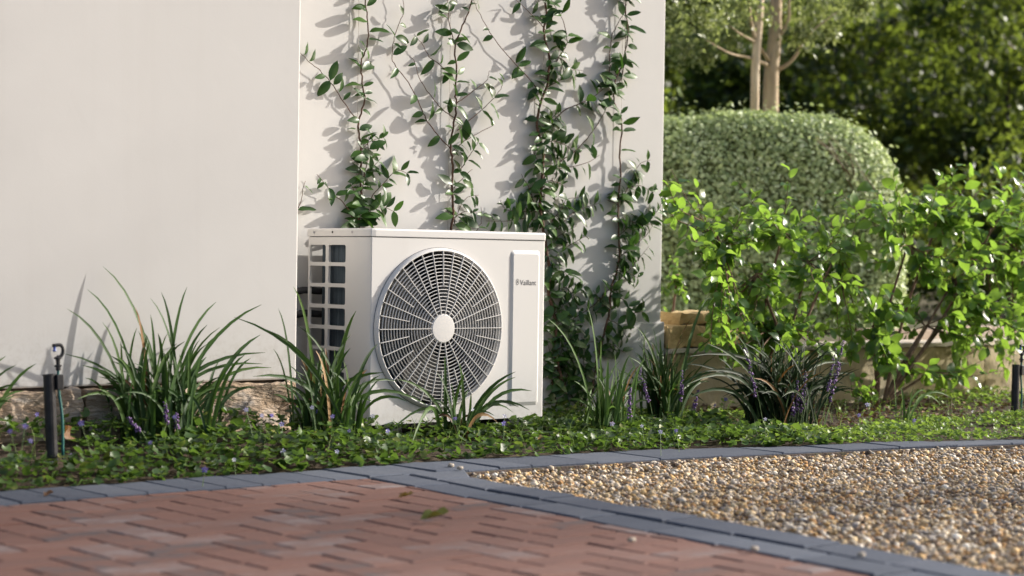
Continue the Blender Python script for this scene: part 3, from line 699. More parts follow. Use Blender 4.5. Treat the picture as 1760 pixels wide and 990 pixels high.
vine('dense climbing vine rising behind the lettered end of the heat pump', [
    (c5((210, 690), (190, 600), (170, 500), (178, 420), (150, 300), (150, 200), (130, 60))+c3((318, 880), (325, 760), (330, 640), (305, 540), (320, 440), (350, 350), (355, 240), (335, 130), (345, 60), (330, -80), (345, -260), (335, -480)), .010, .82),
    (c3((325, 400), (230, 290), (140, 190), (60, 60), (25, -30)), .0028, .22),
    (c3((345, 130), (280, 60), (205, -10)), .0026, .3),
    (c3((345, 340), (400, 240), (430, 180), (420, 100), (400, 60), (355, -20)), .003, .5),
    (c3((335, 560), (420, 470), (490, 440), (560, 400), (610, 350), (660, 290), (680, 220)), .003, .6),
    (c3((330, 760), (400, 690), (470, 640), (540, 560), (590, 480), (630, 400), (665, 330)), .003, .45),
    (c3((380, 720), (450, 710), (520, 690), (570, 660)), .0024, .55),
    (c3((350, 960), (400, 900), (430, 850), (480, 840)), .0024, .9), (c3((380, 980), (470, 900), (575, 862)), .0024, .85),
    (c3((300, 880), (270, 800), (235, 740)), .0024, .9), (c3((330, 900), (250, 900), (170, 890), (150, 850)), .0024, .9), (c3((330, 950), (260, 930), (180, 940), (90, 940)), .0024, .9),
    (c3((320, 820), (350, 770), (400, 780), (430, 800)), .0024, .95), (c3((325, 700), (290, 650), (310, 600)), .0024, .9),
    (c3((330, 620), (370, 600), (430, 620), (480, 660)), .0024, .9), (c3((330, 540), (370, 500), (400, 470)), .0024, .9),
    (c3((350, 370), (400, 340), (450, 300), (500, 300)), .0022, .6), (c3((370, 240), (420, 260), (470, 340)), .0022, .6),
    (c5((170, 150), (230, 100), (300, 60)), .0024, .9), (c5((160, 300), (220, 270), (260, 340), (280, 370)), .0024, .9), (c5((170, 420), (230, 400), (270, 460)), .0024, .9),
    (c5((180, 520), (240, 500), (300, 520)), .0024, .9), (c5((150, 230), (200, 200), (240, 240)), .0024, .9), (c5((190, 600), (240, 580), (280, 620)), .0024, .9),
    (c5((190, 640), (160, 560), (140, 480)), .0024, .9), (c5((230, 740), (215, 650), (250, 560), (235, 470), (260, 400)), .003, .95), (c5((180, 740), (165, 640), (190, 560), (215, 480)), .003, .95), (c5((280, 750), (300, 660), (290, 580), (310, 520)), .003, .9), (c5((200, 700), (250, 680), (300, 690)), .002, .9), (c5((210, 330), (260, 290), (300, 250)), .002, .9), (c5((140, 400), (200, 350), (250, 300)), .002, .9), (c5((150, 120), (190, 60), (260, 20)), .0024, .9)], .037, 23)
vine('climbing vine nearest the house corner with twin stems at the top', [
    (c5((325, 700), (340, 580), (370, 460), (395, 370), (400, 280), (425, 200), (435, 120), (430, 0))+c3((650, 830), (660, 740), (655, 650), (665, 550), (655, 480), (630, 420), (640, 340), (670, 260), (690, 150), (685, 60), (675, -80), (690, -260), (680, -460)), .006, .5),
    (c3((625, 400), (612, 330), (612, 240), (625, 150), (655, 90), (685, 20), (690, -40)), .003, .5),
    (c3((665, 330), (676, 240), (680, 120), (672, 0)), .003, .5),
    (c3((660, 860), (700, 780), (740, 700), (785, 680)), .0024, .8), (c3((690, 800), (745, 790), (800, 820)), .0022, .8),
    (c3((670, 980), (700, 940), (760, 960), (820, 890), (850, 840)), .0024, .85), (c3((660, 880), (625, 860), (600, 850)), .0022, .7),
    (c5((240, 400), (330, 340), (420, 250), (500, 170), (555, 100)), .0026, .65), (c5((430, 150), (480, 110), (540, 60), (570, 20)), .0024, .85),
    (c5((425, 200), (470, 210), (510, 230)), .0024, .9), (c5((400, 280), (450, 320), (490, 370), (530, 365)), .0024, .85), (c5((395, 370), (350, 310), (330, 280)), .0024, .8),
    (c5((390, 400), (430, 420), (470, 480)), .0024, .85), (c5((350, 540), (400, 500), (450, 530)), .0024, .8), (c5((430, 60), (480, 20), (530, -20)), .0024, .85),
    (c5((365, 480), (310, 490), (280, 470)), .0022, .8)], .040, 24)
for (px, lb) in ((617, 'thin vertical training wire behind the slim vine'), (775, 'thin vertical training wire behind the branching vine'), (936, 'thin vertical training wire behind the dense vine'), (1071, 'thin vertical training wire by the house corner')):
    a = at(px, 0, YB-.014); tag(MB().tube([(a[0], YB-.014, .3), (a[0], YB-.014, 3.2)], .0012, 5).build('training_wire', M['wire']), lb, 'wire', 'training wires on the house wall')

# ------------------------------------------------------------------ strap-leaved clumps
def blade_mesh(b, c, t, width, r):
    b, c, t = map(np.asarray, (b, c, t)); n = 9; V = []; F = []
    tw = r.uniform(-1.2, 1.2)
    for i in range(n):
        s = i/(n-1); p = (1-s)**2*b+2*s*(1-s)*c+s*s*t; T = 2*(1-s)*(c-b)+2*s*(t-c); T = T/(np.linalg.norm(T)+1e-9)
        side = np.cross(T, np.array([.55*math.sin(tw+.8*s), -1, .2*math.cos(tw)])); side /= np.linalg.norm(side)+1e-9; nn = np.cross(side, T)
        w_ = width*.5*(.75+.25*min(1, s*4))*(1-s**3.0)**.8+.0006
        V += [p+side*w_+nn*w_*.45, p, p-side*w_+nn*w_*.45]
    for i in range(n-1):
        for k in (0, 1): F.append((3*i+k, 3*i+k+1, 3*i+4+k, 3*i+3+k))
    return mesh('blade', V, F, True)
def spike(root, p0, p1, r, n=46):
    V = []; F = []
    L = p1-p0
    parts = []
    st = MB().tube(smooth_line([p0, p0+L*.5+np.array([.01, 0, 0]), p1], 3), .0016, 5)
    so = st.build('flower_spike', M['gstem'], root)
    TV = np.array([(0, 0, 0), (.5, .35, .3), (1, 0, .2), (.5, -.35, .3), (.5, 0, -.35)]); TF = np.array([(0, 3, 2), (0, 2, 1), (0, 1, 4), (0, 4, 3), (1, 2, 4), (2, 3, 4)])
    g_ = np.random.default_rng(r.randrange(9999)); s = g_.uniform(.42, 1, n)
    pos = p0[None]+L[None]*s[:, None]; v, f = scatter(TV, TF, pos, rand_rots(n, g_), .0155*(1.25-s*.6))
    fo = add('florets', mesh('florets', v, f), M['spike'], so)
def clump(name, label, cat, px, py, tips, nrand, hgt, spread, width, mat, seed, depth=.10, baser=.045, group=None, spikes=(), lean=0.0, Y=None, tipdepth=None):
    r = random.Random(seed); b0 = ground_at(px, py) if Y is None else None
    if Y is not None:
        p = at(px, py, Y); b0 = np.array([p[0], Y, float(bed_z(p[0], Y))])
    root = empty(name, b0, label, cat, group); inv = -np.array(b0)
    def put(bp, cp, tp, w_):
        me = blade_mesh(bp+inv, cp+inv, tp+inv, w_, r); me.materials.append(mat if r.random() > .055 else M['drybrown']); add('blade', me, None, root)
    for tpx in tips:
        fz = tpx[2] if len(tpx) > 2 else r.uniform(-depth, depth*.7)
        Yt = b0[1]+fz; Yt = min(Yt, (YL-.02 if b0[0] < -.1 else 9))
        tp = at(tpx[0], tpx[1], Yt)
        bp = np.array(b0)+np.array([r.gauss(0, baser), r.gauss(0, baser*.8), -.01])
        bp[0] += np.clip((tp[0]-b0[0])*.12, -.05, .05)
        d = tp-bp; up_ = np.array([d[0]*.28, d[1]*.3, max(d[2]*.80, .14+.35*np.hypot(d[0], d[1]))])
        put(bp, bp+up_, tp, width*r.uniform(.8, 1.25))
    for k in range(nrand):
        a = r.uniform(0, 2*math.pi); h = hgt*r.uniform(.45, 1.05); rr = spread*math.sqrt(r.random())*(1.15-.35*h/hgt)
        bp = np.array(b0)+np.array([r.gauss(0, baser), r.gauss(0, baser*.8), -.01])
        tp = bp+np.array([rr*math.cos(a)+lean*h, rr*.6*math.sin(a), h*(1-.35*rr/max(spread, .01))])
        if b0[0] < -.1: tp[1] = min(tp[1], YL-.015)
        elif tp[0] < .97 and b0[1] < 0: tp[1] = min(tp[1], -.03)
        if tp[2] < bp[2]: tp[2] = bp[2]+.05
        d = tp-bp; up_ = np.array([d[0]*.25, d[1]*.3, max(d[2]*.85, .1+.5*rr)])
        put(bp, bp+up_, tp, width*r.uniform(.65, 1.1))
    for (sx, sy) in spikes:
        tp = at(sx, sy-22, b0[1]-.14); bp = np.array([b0[0]*.4+tp[0]*.6, b0[1]-.13, b0[2]]); spike(root, bp+inv, tp+inv, r)
    return root
def q4(*a): return [(x/2.302, 430+y/2.302)+tuple(rest) for x, y, *rest in a]
clump('strap_leaf_plant', 'large arching strap-leaved clump standing before the plain house wall', 'plant', 278, 765, q4((408, 65, .12), (345, 155), (265, 232), (637, 165), (740, 145), (535, 225), (595, 190), (595, 255), (855, 205), (1035, 215), (870, 305), (1030, 335), (1050, 405), (1075, 465), (1040, 450), (255, 410), (325, 455), (305, 590), (930, 600), (820, 295), (405, 285)), 95, .46, .27, .0165, M['blade'], 31, Y=-.13, depth=.06, baser=.07,
      group='strap-leaved plants in the bed', spikes=((283, 712), (304, 734), (220, 740)))
clump('strap_leaf_plant', 'strap-leaved clump in front of the slatted side of the heat pump', 'plant', 560, 772, [(504, 492), (478, 530), (454, 565), (402, 545), (493, 588), (612, 534), (603, 575), (602, 598), (649, 591), (631, 635), (435, 647), (682, 655), (740, 700), (553, 596), (512, 560), (575, 600), (520, 610), (470, 600), (590, 620), (660, 640), (640, 690), (700, 690), (620, 660)], 62, .40, .2, .0165, M['blade'], 32, Y=-.24, depth=.06, baser=.065,
      group='strap-leaved plants in the bed')
clump('strap_leaf_plant', 'sparse strap-leaved plant in front of the fan grille', 'plant', 790, 752, [(750, 640), (684, 652), (764, 611), (789, 623), (805, 671), (886, 639), (886, 648), (914, 672), (910, 705), (892, 700), (882, 709), (664, 749), (705, 771, -.25), (740, 690), (775, 660), (800, 640)], 12, .22, .18, .016, M['blade'], 33, Y=-.15, depth=.05, baser=.025,
      group='strap-leaved plants in the bed')
clump('strap_leaf_plant', 'upright pale green blades rising between heat pump and house corner', 'plant', 1050, 755, [(1009, 526), (941, 547), (1045, 617), (1111, 651), (1075, 651), (1033, 583), (1020, 640), (1065, 620), (1090, 680), (1030, 660)], 48, .42, .18, .015, M['blade_pale'], 34, Y=-.32, depth=.08, baser=.05,
      group='strap-leaved plants in the bed', spikes=((1083, 690),))
clump('strap_leaf_plant', 'arching dark blades below the corner of the house', 'plant', 1138, 735, [(1094, 562), (1219, 507), (1190, 545), (1134, 579), (1122, 562), (1228, 613), (1236, 575), (1219, 656), (1079, 609), (1210, 690), (1160, 600), (1240, 640), (1105, 600), (1175, 570)], 75, .46, .28, .016, M['blade'], 35, Y=-.02, depth=.1, baser=.04,
      group='strap-leaved plants in the bed', spikes=((1098, 651), (1172, 660), (1200, 692)))
clump('strap_leaf_plant', 'dense dark tuft with purple flower spikes under the shrub', 'plant', 1338, 752, [(1180, 613), (1180, 661), (1180, 685), (1180, 625), (1215, 590), (1240, 600), (1301, 588), (1359, 579), (1422, 588), (1459, 625), (1466, 642), (1463, 676), (1410, 598), (1260, 570), (1330, 585), (1385, 585), (1440, 600), (1230, 640), (1200, 640), (1450, 660), (1280, 590), (1300, 610), (1350, 600), (1400, 620)], 230, .47, .36, .016, M['blade_dark'], 36, Y=-.42, depth=.15, baser=.08,
      group='strap-leaved plants in the bed', spikes=((1449, 608), (1437, 620), (1444, 647), (1371, 676), (1379, 690), (1279, 613), (1385, 660), (1362, 700)))
clump('strap_leaf_plant', 'few strap blades reaching in at the picture edge beside the sprinkler', 'plant', -60, 770, [(62, 625), (28, 627), (30, 660), (40, 672), (10, 612), (20, 690)], 12, .34, .2, .016, M['blade'], 37, Y=-.13, depth=.06, group='strap-leaved plants in the bed')
clump('strap_leaf_plant', 'short young strap blades in the sunlit soil below the right shrub', 'plant', 1551, 738, [(1535, 642), (1590, 670), (1570, 664), (1634, 683), (1620, 700), (1548, 665), (1552, 690)], 2, .12, .08, .014, M['blade_pale'], 38, Y=-.62, depth=.06, baser=.02, group='strap-leaved plants in the bed')

# ------------------------------------------------------------------ ground cover with violets
gc_parts = []; gcr = np.random.default_rng(8)
kid = [(0, 0, -.10)]+[(math.cos(a)*(.5 if abs(a-math.pi) > .3 else .16)+.08, math.sin(a)*.52, .05+.08*math.cos(3*a)) for a in np.linspace(0, 2*math.pi, 9)[:-1]]
kf = [(0, 1+i, 1+(i+1) % 8) for i in range(8)]
def cover(n, x0, x1, ylo, yhi, smin, smax, hmax, dens):
    x = gcr.uniform(x0, x1, n); y = gcr.uniform(-2.2, .6, n); u = gcr.random(n)
    pt = np.sin(x*3.1+2.3*np.sin(y*4.7))+np.sin(y*5.9+1.9*np.sin(x*3.7)); ok = (y > kback(x)-.028+ylo) & (y < yhi(x)) & (u < dens(x, y)*np.where(pt < -.95, .18, 1)); x, y = x[ok], y[ok]; m = len(x)
    mound = .5+.5*np.sin(x*7.3+1.7*np.sin(y*6))*np.sin(y*8.1+2*np.sin(x*4.2))
    z = bed_z(x, y)+.006+gcr.uniform(.1, 1, m)*hmax*(.35+.65*mound)*(.3+.7*sst(-.02, .12, y-kback(x)+.02))
    z += np.where((x < XC) & (y > -.22), gcr.uniform(0, .05, m), 0)
    s = gcr.uniform(smin, smax, m)*(.8+.45*mound)
    gc_parts.append(scatter(kid, kf, np.stack([x, y, z], -1), rots(m, gcr, .55), s))
wally = lambda x: np.where(x < XC, YL-.05, np.where(x < UW+.02, .02, np.where(x < XR, .56, .54)))
cover(19000, -2.4, 1.7, 0, wally, .020, .046, .075, lambda x, y: np.where((x > -.02) & (x < UW) & (y > -.02), .1, 1))
M['sunlit_cover'] = leafm('sunlit_cover_leaf', [(0, (.06, .11, .02)), (.5, (.11, .19, .03)), (1, (.2, .28, .05))], .35, (.4, .6, .08), .5, rnd='island')  # ground cover in a lighter green, painting in the sun on this end
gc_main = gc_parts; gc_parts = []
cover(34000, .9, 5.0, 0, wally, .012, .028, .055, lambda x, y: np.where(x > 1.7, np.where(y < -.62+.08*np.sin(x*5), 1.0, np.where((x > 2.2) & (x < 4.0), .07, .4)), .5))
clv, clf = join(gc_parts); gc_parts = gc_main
tag(add('sunlit_cover', mesh('sunlit_cover', clv, clf, True), M['sunlit_cover']), 'fine creeping ground cover with the sunlight of this bed end put into its leaf colour', 'ground cover', kind='stuff')
cover(2000, -4.5, -2.4, 0, wally, .018, .042, .085, lambda x, y: 1+0*x)
gv, gf = join(gc_parts)
gco = tag(add('ground_cover', mesh('ground_cover', gv, gf, True), M['cover']), 'low green violet ground cover filling the bed', 'ground cover', kind='stuff')
# thin grassy stalks among the leaves
n = 900; x = gcr.uniform(-2.2, 4.2, n); y = gcr.uniform(-1.6, .3, n); ok = (y > kback(x)+.02) & (y < wally(x)); x, y = x[ok], y[ok]; m = len(x)
TV = [(-.012, 0, 0), (.012, 0, 0), (.10, 0, .5), (.08, .0, .5), (.32, .0, .85)]; TF = [(0, 1, 2), (0, 2, 3), (3, 2, 4)]
v, f = scatter(TV, TF, np.stack([x, y, bed_z(x, y)], -1), rots(m, gcr, .25), gcr.uniform(.06, .15, m))
M['stalk'] = leafm('stalk', [(0, (.06, .10, .025)), (1, (.16, .22, .06))], .3, (.25, .4, .08), .5, rnd='island')
tag(add('stalks', mesh('stalks', v, f), M['stalk'], gco), kind='stuff')
pet = MB()
for k in range(5):
    a = R(72*k+90); L = 1.0 if k else .8; u = (math.cos(a), math.sin(a)); t_ = (-u[1], u[0])
    pet.add([(0, 0, 0), (u[0]*.6*L+t_[0]*.3, -.25, u[1]*.6*L+t_[1]*.3), (u[0]*L, -.1, u[1]*L), (u[0]*.6*L-t_[0]*.3, -.25, u[1]*.6*L-t_[1]*.3)], [(0, 1, 2), (0, 2, 3)])
PM = mesh('violet_flower', pet.v, pet.f); PM.materials.append(M['violet'])
SM = mesh('stem', *tube([(0, 0, 0), (.04, .1, -4), (0, .2, -9)], .09, 4)); SM.materials.append(M['gstem'])
fl = [(51, 675), (118, 684), (63, 712), (43, 732), (17, 741), (53, 757), (139, 727), (89, 796), (122, 782), (423, 704), (450, 714), (467, 714), (484, 729), (486, 775), (402, 790), (352, 807), (536, 700), (545, 707), (554, 692), (571, 715), (579, 776), (600, 740), (666, 740), (626, 679), (696, 703), (812, 704), (782, 719), (867, 715), (865, 727), (733, 696), (1103, 732), (1162, 740), (1228, 696), (1247, 686), (1491, 695), (1476, 713), (1571, 722), (1671, 707), (300, 716), (258, 760), (640, 715), (1052, 728), (1135, 742), (1315, 720)]
for (px, py) in fl:
    h = random.uniform(.09, .15) if py < 745 else .06
    p = ground_at(px, py, h); s = random.uniform(.009, .013)
    o = add('violet_flower', PM, None, gco, tuple(p)); o.scale = (s, s, s); o.rotation_euler = (R(random.uniform(-30, 20)), R(random.uniform(-20, 20)), R(random.uniform(-60, 10)))
    st = add('stem', SM, None, o)

# ------------------------------------------------------------------ sprinklers
def sprinkler(px, py, top, label, full=True, s=1.0, tilt=-3):
    b = ground_at(px, py); root = empty('sprinkler_stake', b, label, 'sprinkler', 'garden sprinklers'); root.rotation_euler = (0, R(tilt), 0)
    H = top
    MB().tube([(0, 0, -.05), (0, 0, H)], .0205*s, 14).build('post', M['black'], root)
    MB().lathe([(.0205*s, H), (.0225*s, H), (.0225*s, H+.004), (.017*s, H+.004), (.017*s, H-.02)], (0, 0, 0), 'z', 14).build('post_rim', M['black'], root)
    MB().tube(smooth_line([(.034, -.012, -.04), (.036, -.014, .1), (.028, -.012, .2), (.029, -.012, H+.05)], 4), .0052, 8).build('riser_tube', M['teal'], root, smooth=True)
    MB().box(.016, .042, -.026, -.001, H-.05, H+.002).build('clip', M['black'], root, bevel=.003)
    hd = MB(); z = H+.02
    hd.lathe([(.0, z-.004), (.009, z-.004), (.009, z+.008), (.013, z+.009), (.013, z+.014), (.007, z+.016), (.008, z+.034), (.014, z+.036), (.014, z+.041), (.006, z+.044), (0, z+.05)], (.029, -.012, 0), 'z', 10)
    head = hd.build('sprinkler_head', M['black'], root)
    P = smooth_line([(.029, -.012, z+.038), (.043, -.012, z+.046), (.049, -.012, z+.060), (.047, -.012, z+.076), (.038, -.012, z+.083), (.012, -.012, z+.082)], 4)
    MB().tube(P, .0062, 8).build('arch', M['black'], head, smooth=True)
    MB().lathe([(0, z+.082), (.005, z+.082), (.005, z+.070), (.008, z+.064), (.0, z+.060)], (.018, -.012, 0), 'z', 8).build('deflector', M['blue'], head)
    return root
sprinkler(89, 770, .250, 'black sprinkler stake with hooked head by the stone plinth')
sp2 = sprinkler(1744, 712, .255, 'black sprinkler stake against the garden wall at the sunny end', tilt=1)
# ------------------------------------------------------------------ fallen leaves
FL = leaf_mesh('fallen_leaf', 1, .62, .35, -.25, wav=.5)
def fallen(px, py, s, mat, label, z=.004, rot=0, up=(0.1, -.2, 1), ground=False):
    if ground: p = ground_at(px, py, z)
    else: d = ray(px, py); p = CAM+d*((z-CAM[2])/d[2])
    me = FL.copy(); me.materials.append(mat); o = add('fallen_leaf', me, None, None, None, frame(p, (math.cos(R(rot)), math.sin(R(rot)), .05), up, s)); return tag(o, label, 'leaf', 'fallen leaves')
M['fallen_green'] = leafm('fallen_green', [(0, (.10, .12, .02)), (.5, (.2, .21, .03)), (1, (.2, .09, .03))], .2, (.3, .3, .05), .6)
fallen(722, 893, .085, M['fallen_green'], 'curled yellow-green leaf lying on the red pavers', .010, -35, (.5, -.5, .6))
fallen(684, 855, .05, M['fallen_green'], 'small green leaf on the pavers near the grey border', .004, -40)
fallen(75, 853, .04, M['drybrown'], 'small brown leaf on the grey kerb at the left', .006, 20)
fallen(108, 748, .085, M['drybrown'], 'curled brown leaf beside the sprinkler stake', .04, 60, (.8, -.6, .2), True)
fallen(1594, 578, .05, M['drybrown'], 'orange dead leaf caught in the right shrub', 0, 10, (.2, -1, .3), True) if False else None
fallen(920, 757, .05, M['drybrown'], 'brown leaf on the kerb edge under the lettered end', .008, 10, ground=True)
fallen(1420, 745, .06, M['drybrown'], 'dark brown leaf at the foot of the lilyturf tuft', .02, 0, ground=True)
n = 2600; x = gcr.uniform(1.9, 5.0, n); y = gcr.uniform(-.75, .55, n); m = n
v, f = scatter([(0, 0, 0), (.5, .25, .12), (1, 0, 0), (.5, -.25, .12)], [(0, 3, 2), (0, 2, 1)], np.stack([x, y, bed_z(x, y)+gcr.uniform(-.01, .012, m)], -1), rots(m, gcr, .35), gcr.uniform(.02, .055, m))
tag(add('leaf_litter', mesh('leaf_litter', v, f), M['litter']), 'brown leaf litter on the soil under the shrubs', 'leaf litter', kind='stuff')

# ------------------------------------------------------------------ shrubs
SL = [leaf_mesh('shrub_leaf', 1, w_, f_, c_, wav=.2) for w_, f_, c_ in ((.60, .12, .18), (.66, .22, .3), (.54, .3, .1), (.7, .08, .05))]
for m_ in SL: m_.materials.append(M['sleaf'])
def shrub(label, base, Y, hubs, tips, ninner, box, seed, lsz=(.045, .085), nobj=290, ydep=.28, leaves_per=9):
    r = random.Random(seed); b0 = np.array([*base])
    root = empty('shrub', b0, label, 'shrub', 'broad-leaved shrubs in the bed'); inv = -b0
    H = [at(px, py, Y+dy) for px, py, dy in hubs]
    for h in H:
        mid = (b0+h)/2+np.array([r.gauss(0, .03), r.gauss(0, .03), -.02]); MB().tube([q+inv for q in smooth_line([b0+np.array([r.gauss(0, .02), r.gauss(0, .02), -.03]), mid, h], 5)], np.linspace(.011, .006, 11)[:11] if True else .01, 6).build('branch', M['bark'], root, smooth=True)
    T = [at(px, py, Y+r.uniform(-ydep, ydep)) for px, py in tips]
    for k in range(ninner):
        T.append(at(r.uniform(box[0], box[1]), box[2]+(box[3]-box[2])*r.random()**.9, Y+r.uniform(-ydep, ydep)))
    leaves = []
    for t in T:
        h = min(H, key=lambda q: np.linalg.norm(q-t)+.1*r.random())
        d = t-h; L = np.linalg.norm(d); start = h if L < .4 else t-d/L*.38
        if L >= .4: MB().tube([h+inv, (h+start)/2+inv+np.array([0, 0, -.01]), start+inv], [.005, .004, .0035], 5).build('branch', M['bark'], root, smooth=True)
        c = (start+t)/2+np.array([r.gauss(0, .02), r.gauss(0, .02), -.03])
        Q = smooth_line([start, c, t], 5); MB().tube([q+inv for q in Q], np.linspace(.0034, .0012, len(Q)), 5).build('twig', M['bark'], root, smooth=True)
        Q = np.array(Q); nl = leaves_per+r.randrange(-2, 3)
        for k in range(nl):
            s = .18+.82*(k+r.random()*.6)/nl; s = min(s, 1); i = s*(len(Q)-1); a = int(min(i, len(Q)-2)); p = Q[a]+(Q[a+1]-Q[a])*(i-a); Td = Vector(Q[a+1]-Q[a]).normalized()
            az = k*2.4+r.random(); per = Td.orthogonal().normalized(); per = Matrix.Rotation(az, 3, Td) @ per
            ax = per*r.uniform(.5, 1)+Td*r.uniform(.25, .8)+Vector((0, 0, r.gauss(-.12, .25)))
            nr = Vector((r.gauss(0, .75), r.gauss(-.25, .75), 1))
            leaves.append((p+inv, ax, nr, r.uniform(*lsz)*(1 if s < .9 else .8)))
    r.shuffle(leaves)
    leaves.sort(key=lambda l: l[0][0]*FW[0]+l[0][1]*FW[1])          # nearest to the viewer first
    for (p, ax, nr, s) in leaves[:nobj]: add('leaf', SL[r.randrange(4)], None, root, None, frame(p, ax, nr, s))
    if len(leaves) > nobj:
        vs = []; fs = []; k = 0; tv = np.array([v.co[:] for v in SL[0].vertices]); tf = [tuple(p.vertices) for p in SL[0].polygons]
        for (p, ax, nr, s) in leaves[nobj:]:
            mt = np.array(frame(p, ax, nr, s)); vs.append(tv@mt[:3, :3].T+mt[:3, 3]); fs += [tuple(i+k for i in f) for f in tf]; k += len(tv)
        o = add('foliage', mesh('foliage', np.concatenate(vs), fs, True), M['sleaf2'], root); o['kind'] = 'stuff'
    return root
def k8(*a): return [(1120+x/3, 270+y/3) for x, y in a]
def k7(*a): return [(1380+x/2.91, 260+y/2.91) for x, y in a]
b1 = ground_at(1350, 705); b2 = ground_at(1585, 705)
shrub('leafy green shrub behind the dark tuft, next to the house corner', (2.52, .10, .0), .10,
      [(1345, 560, 0), (1300, 470, .05), (1390, 450, -.05), (1345, 400, 0), (1240, 420, 0), (1440, 430, .05)],
      k8((100, 60), (230, 140), (440, 120), (550, 180), (715, 55), (480, 240), (840, 230), (140, 320), (150, 470), (170, 400), (290, 590), (330, 680), (400, 780), (340, 810), (480, 860), (330, 280), (600, 260), (920, 300), (1000, 350), (620, 330), (250, 240), (60, 200), (80, 130), (780, 300), (560, 300)), 125, (1205, 1500, 355, 625), 71, lsz=(.045, .09), leaves_per=10, ydep=.30)
shrub('taller leafy shrub with bare lower stems at the sunny end', (3.42, .12, .0), .10,
      [(1500, 560, 0), (1590, 560, 0), (1640, 480, .05), (1560, 420, -.05), (1690, 420, 0), (1740, 400, .05), (1620, 360, 0), (1600, 640, -.05)],
      k7((150, 190), (300, 100), (450, 110), (540, 210), (600, 170), (690, 110), (770, 60), (850, 90), (980, 70), (1090, 80), (1100, 150), (1050, 420), (1080, 800), (980, 730), (350, 560), (440, 690), (200, 200), (480, 240), (650, 230), (900, 180), (1000, 220))+[(1722, 637), (1649, 644), (1640, 664), (1557, 637), (1520, 625), (1700, 600), (1680, 560), (1780, 330), (1800, 380), (1790, 450), (1800, 300)], 125, (1500, 1800, 330, 640), 72, lsz=(.055, .105), leaves_per=10, ydep=.30)
shrub('small bright green shrub peeping past the house corner', (2.95, 1.2, .28), 1.2,
      [(1150, 560, 0), (1165, 470, 0)], [(1150, 470), (1170, 500), (1160, 520), (1145, 530), (1165, 485), (1150, 440), (1178, 512), (1140, 500)], 4, (1135, 1175, 450, 560), 73, lsz=(.03, .055), ydep=.1)
shrub('low green seedling between dark tuft and garden wall', (3.05, .0, .0), .0, [(1490, 690, 0)], [(1478, 640), (1500, 650), (1508, 655), (1470, 660), (1490, 665), (1462, 650)], 0, (0, 1, 0, 1), 74, lsz=(.04, .06), ydep=.06, leaves_per=6)

# ------------------------------------------------------------------ clipped hedge
hg = np.random.default_rng(3)
HC = np.array([5.55, 3.40, .25]); HH = np.array([1.30, .85, 1.56]); HROT = R(-38)
hedge = empty('clipped_hedge', HC, 'rounded clipped silver-green hedge below the small tree', 'hedge'); hedge.rotation_euler = (0, 0, HROT)
def hs(d, q=5.5, grow=0):
    return d*((np.abs(d)**q).sum(-1)**(-1/q))[..., None]*(HH+grow)
n = 80000; d = hg.normal(size=(n, 3)); d[:, 2] = np.abs(d[:, 2]); d = d/np.abs(d).max(1)[:, None]
pos = hs(d)+hg.normal(0, .016, (n, 3)); hn = np.sign(d)*np.abs(d)**4/HH; hn[:, 2] += .25*np.linalg.norm(hn, axis=1); hn /= np.linalg.norm(hn, axis=1)[:, None]; st_ = hg.random(n) < .05; pos[st_] += hn[st_]*hg.exponential(.035, (st_.sum(), 1)); pos[:, 2] += .02*np.sin(pos[:, 0]*4)+.012*np.sin(pos[:, 0]*9+1); pos[:, 1] += .03*np.sin(pos[:, 0]*5+pos[:, 2]*6)
v, f = scatter([(0, 0, 0), (.5, .42, .1), (1, 0, -.1), (.5, -.42, .1)], [(0, 3, 2), (0, 2, 1)], pos, align_rots(hn, hg, .45), hg.uniform(.022, .042, n))
o = add('foliage', mesh('foliage', v, f), M['hleaf'], hedge); o['kind'] = 'stuff'
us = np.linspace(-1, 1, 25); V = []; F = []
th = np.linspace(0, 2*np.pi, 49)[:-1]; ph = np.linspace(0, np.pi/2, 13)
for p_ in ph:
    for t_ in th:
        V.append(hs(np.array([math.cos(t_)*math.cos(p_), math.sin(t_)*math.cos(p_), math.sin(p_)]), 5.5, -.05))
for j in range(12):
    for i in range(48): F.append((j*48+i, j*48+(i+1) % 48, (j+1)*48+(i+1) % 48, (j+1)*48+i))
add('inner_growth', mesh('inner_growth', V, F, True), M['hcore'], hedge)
for pts in (((.62, 1.40), (.78, 1.24), (.92, 1.02)), ((-.52, 1.30), (-.55, 1.2), (-.5, 1.1))):
    mb = MB()
    for q in range(7): mb.tube([(x_+hg.normal(0, .04), -HH[1]*.985-.015+hg.normal(0, .008), z_+hg.normal(0, .03)) for x_, z_ in pts], .0022, 4)
    mb.build('dry_twigs', M['drybrown'], hedge)

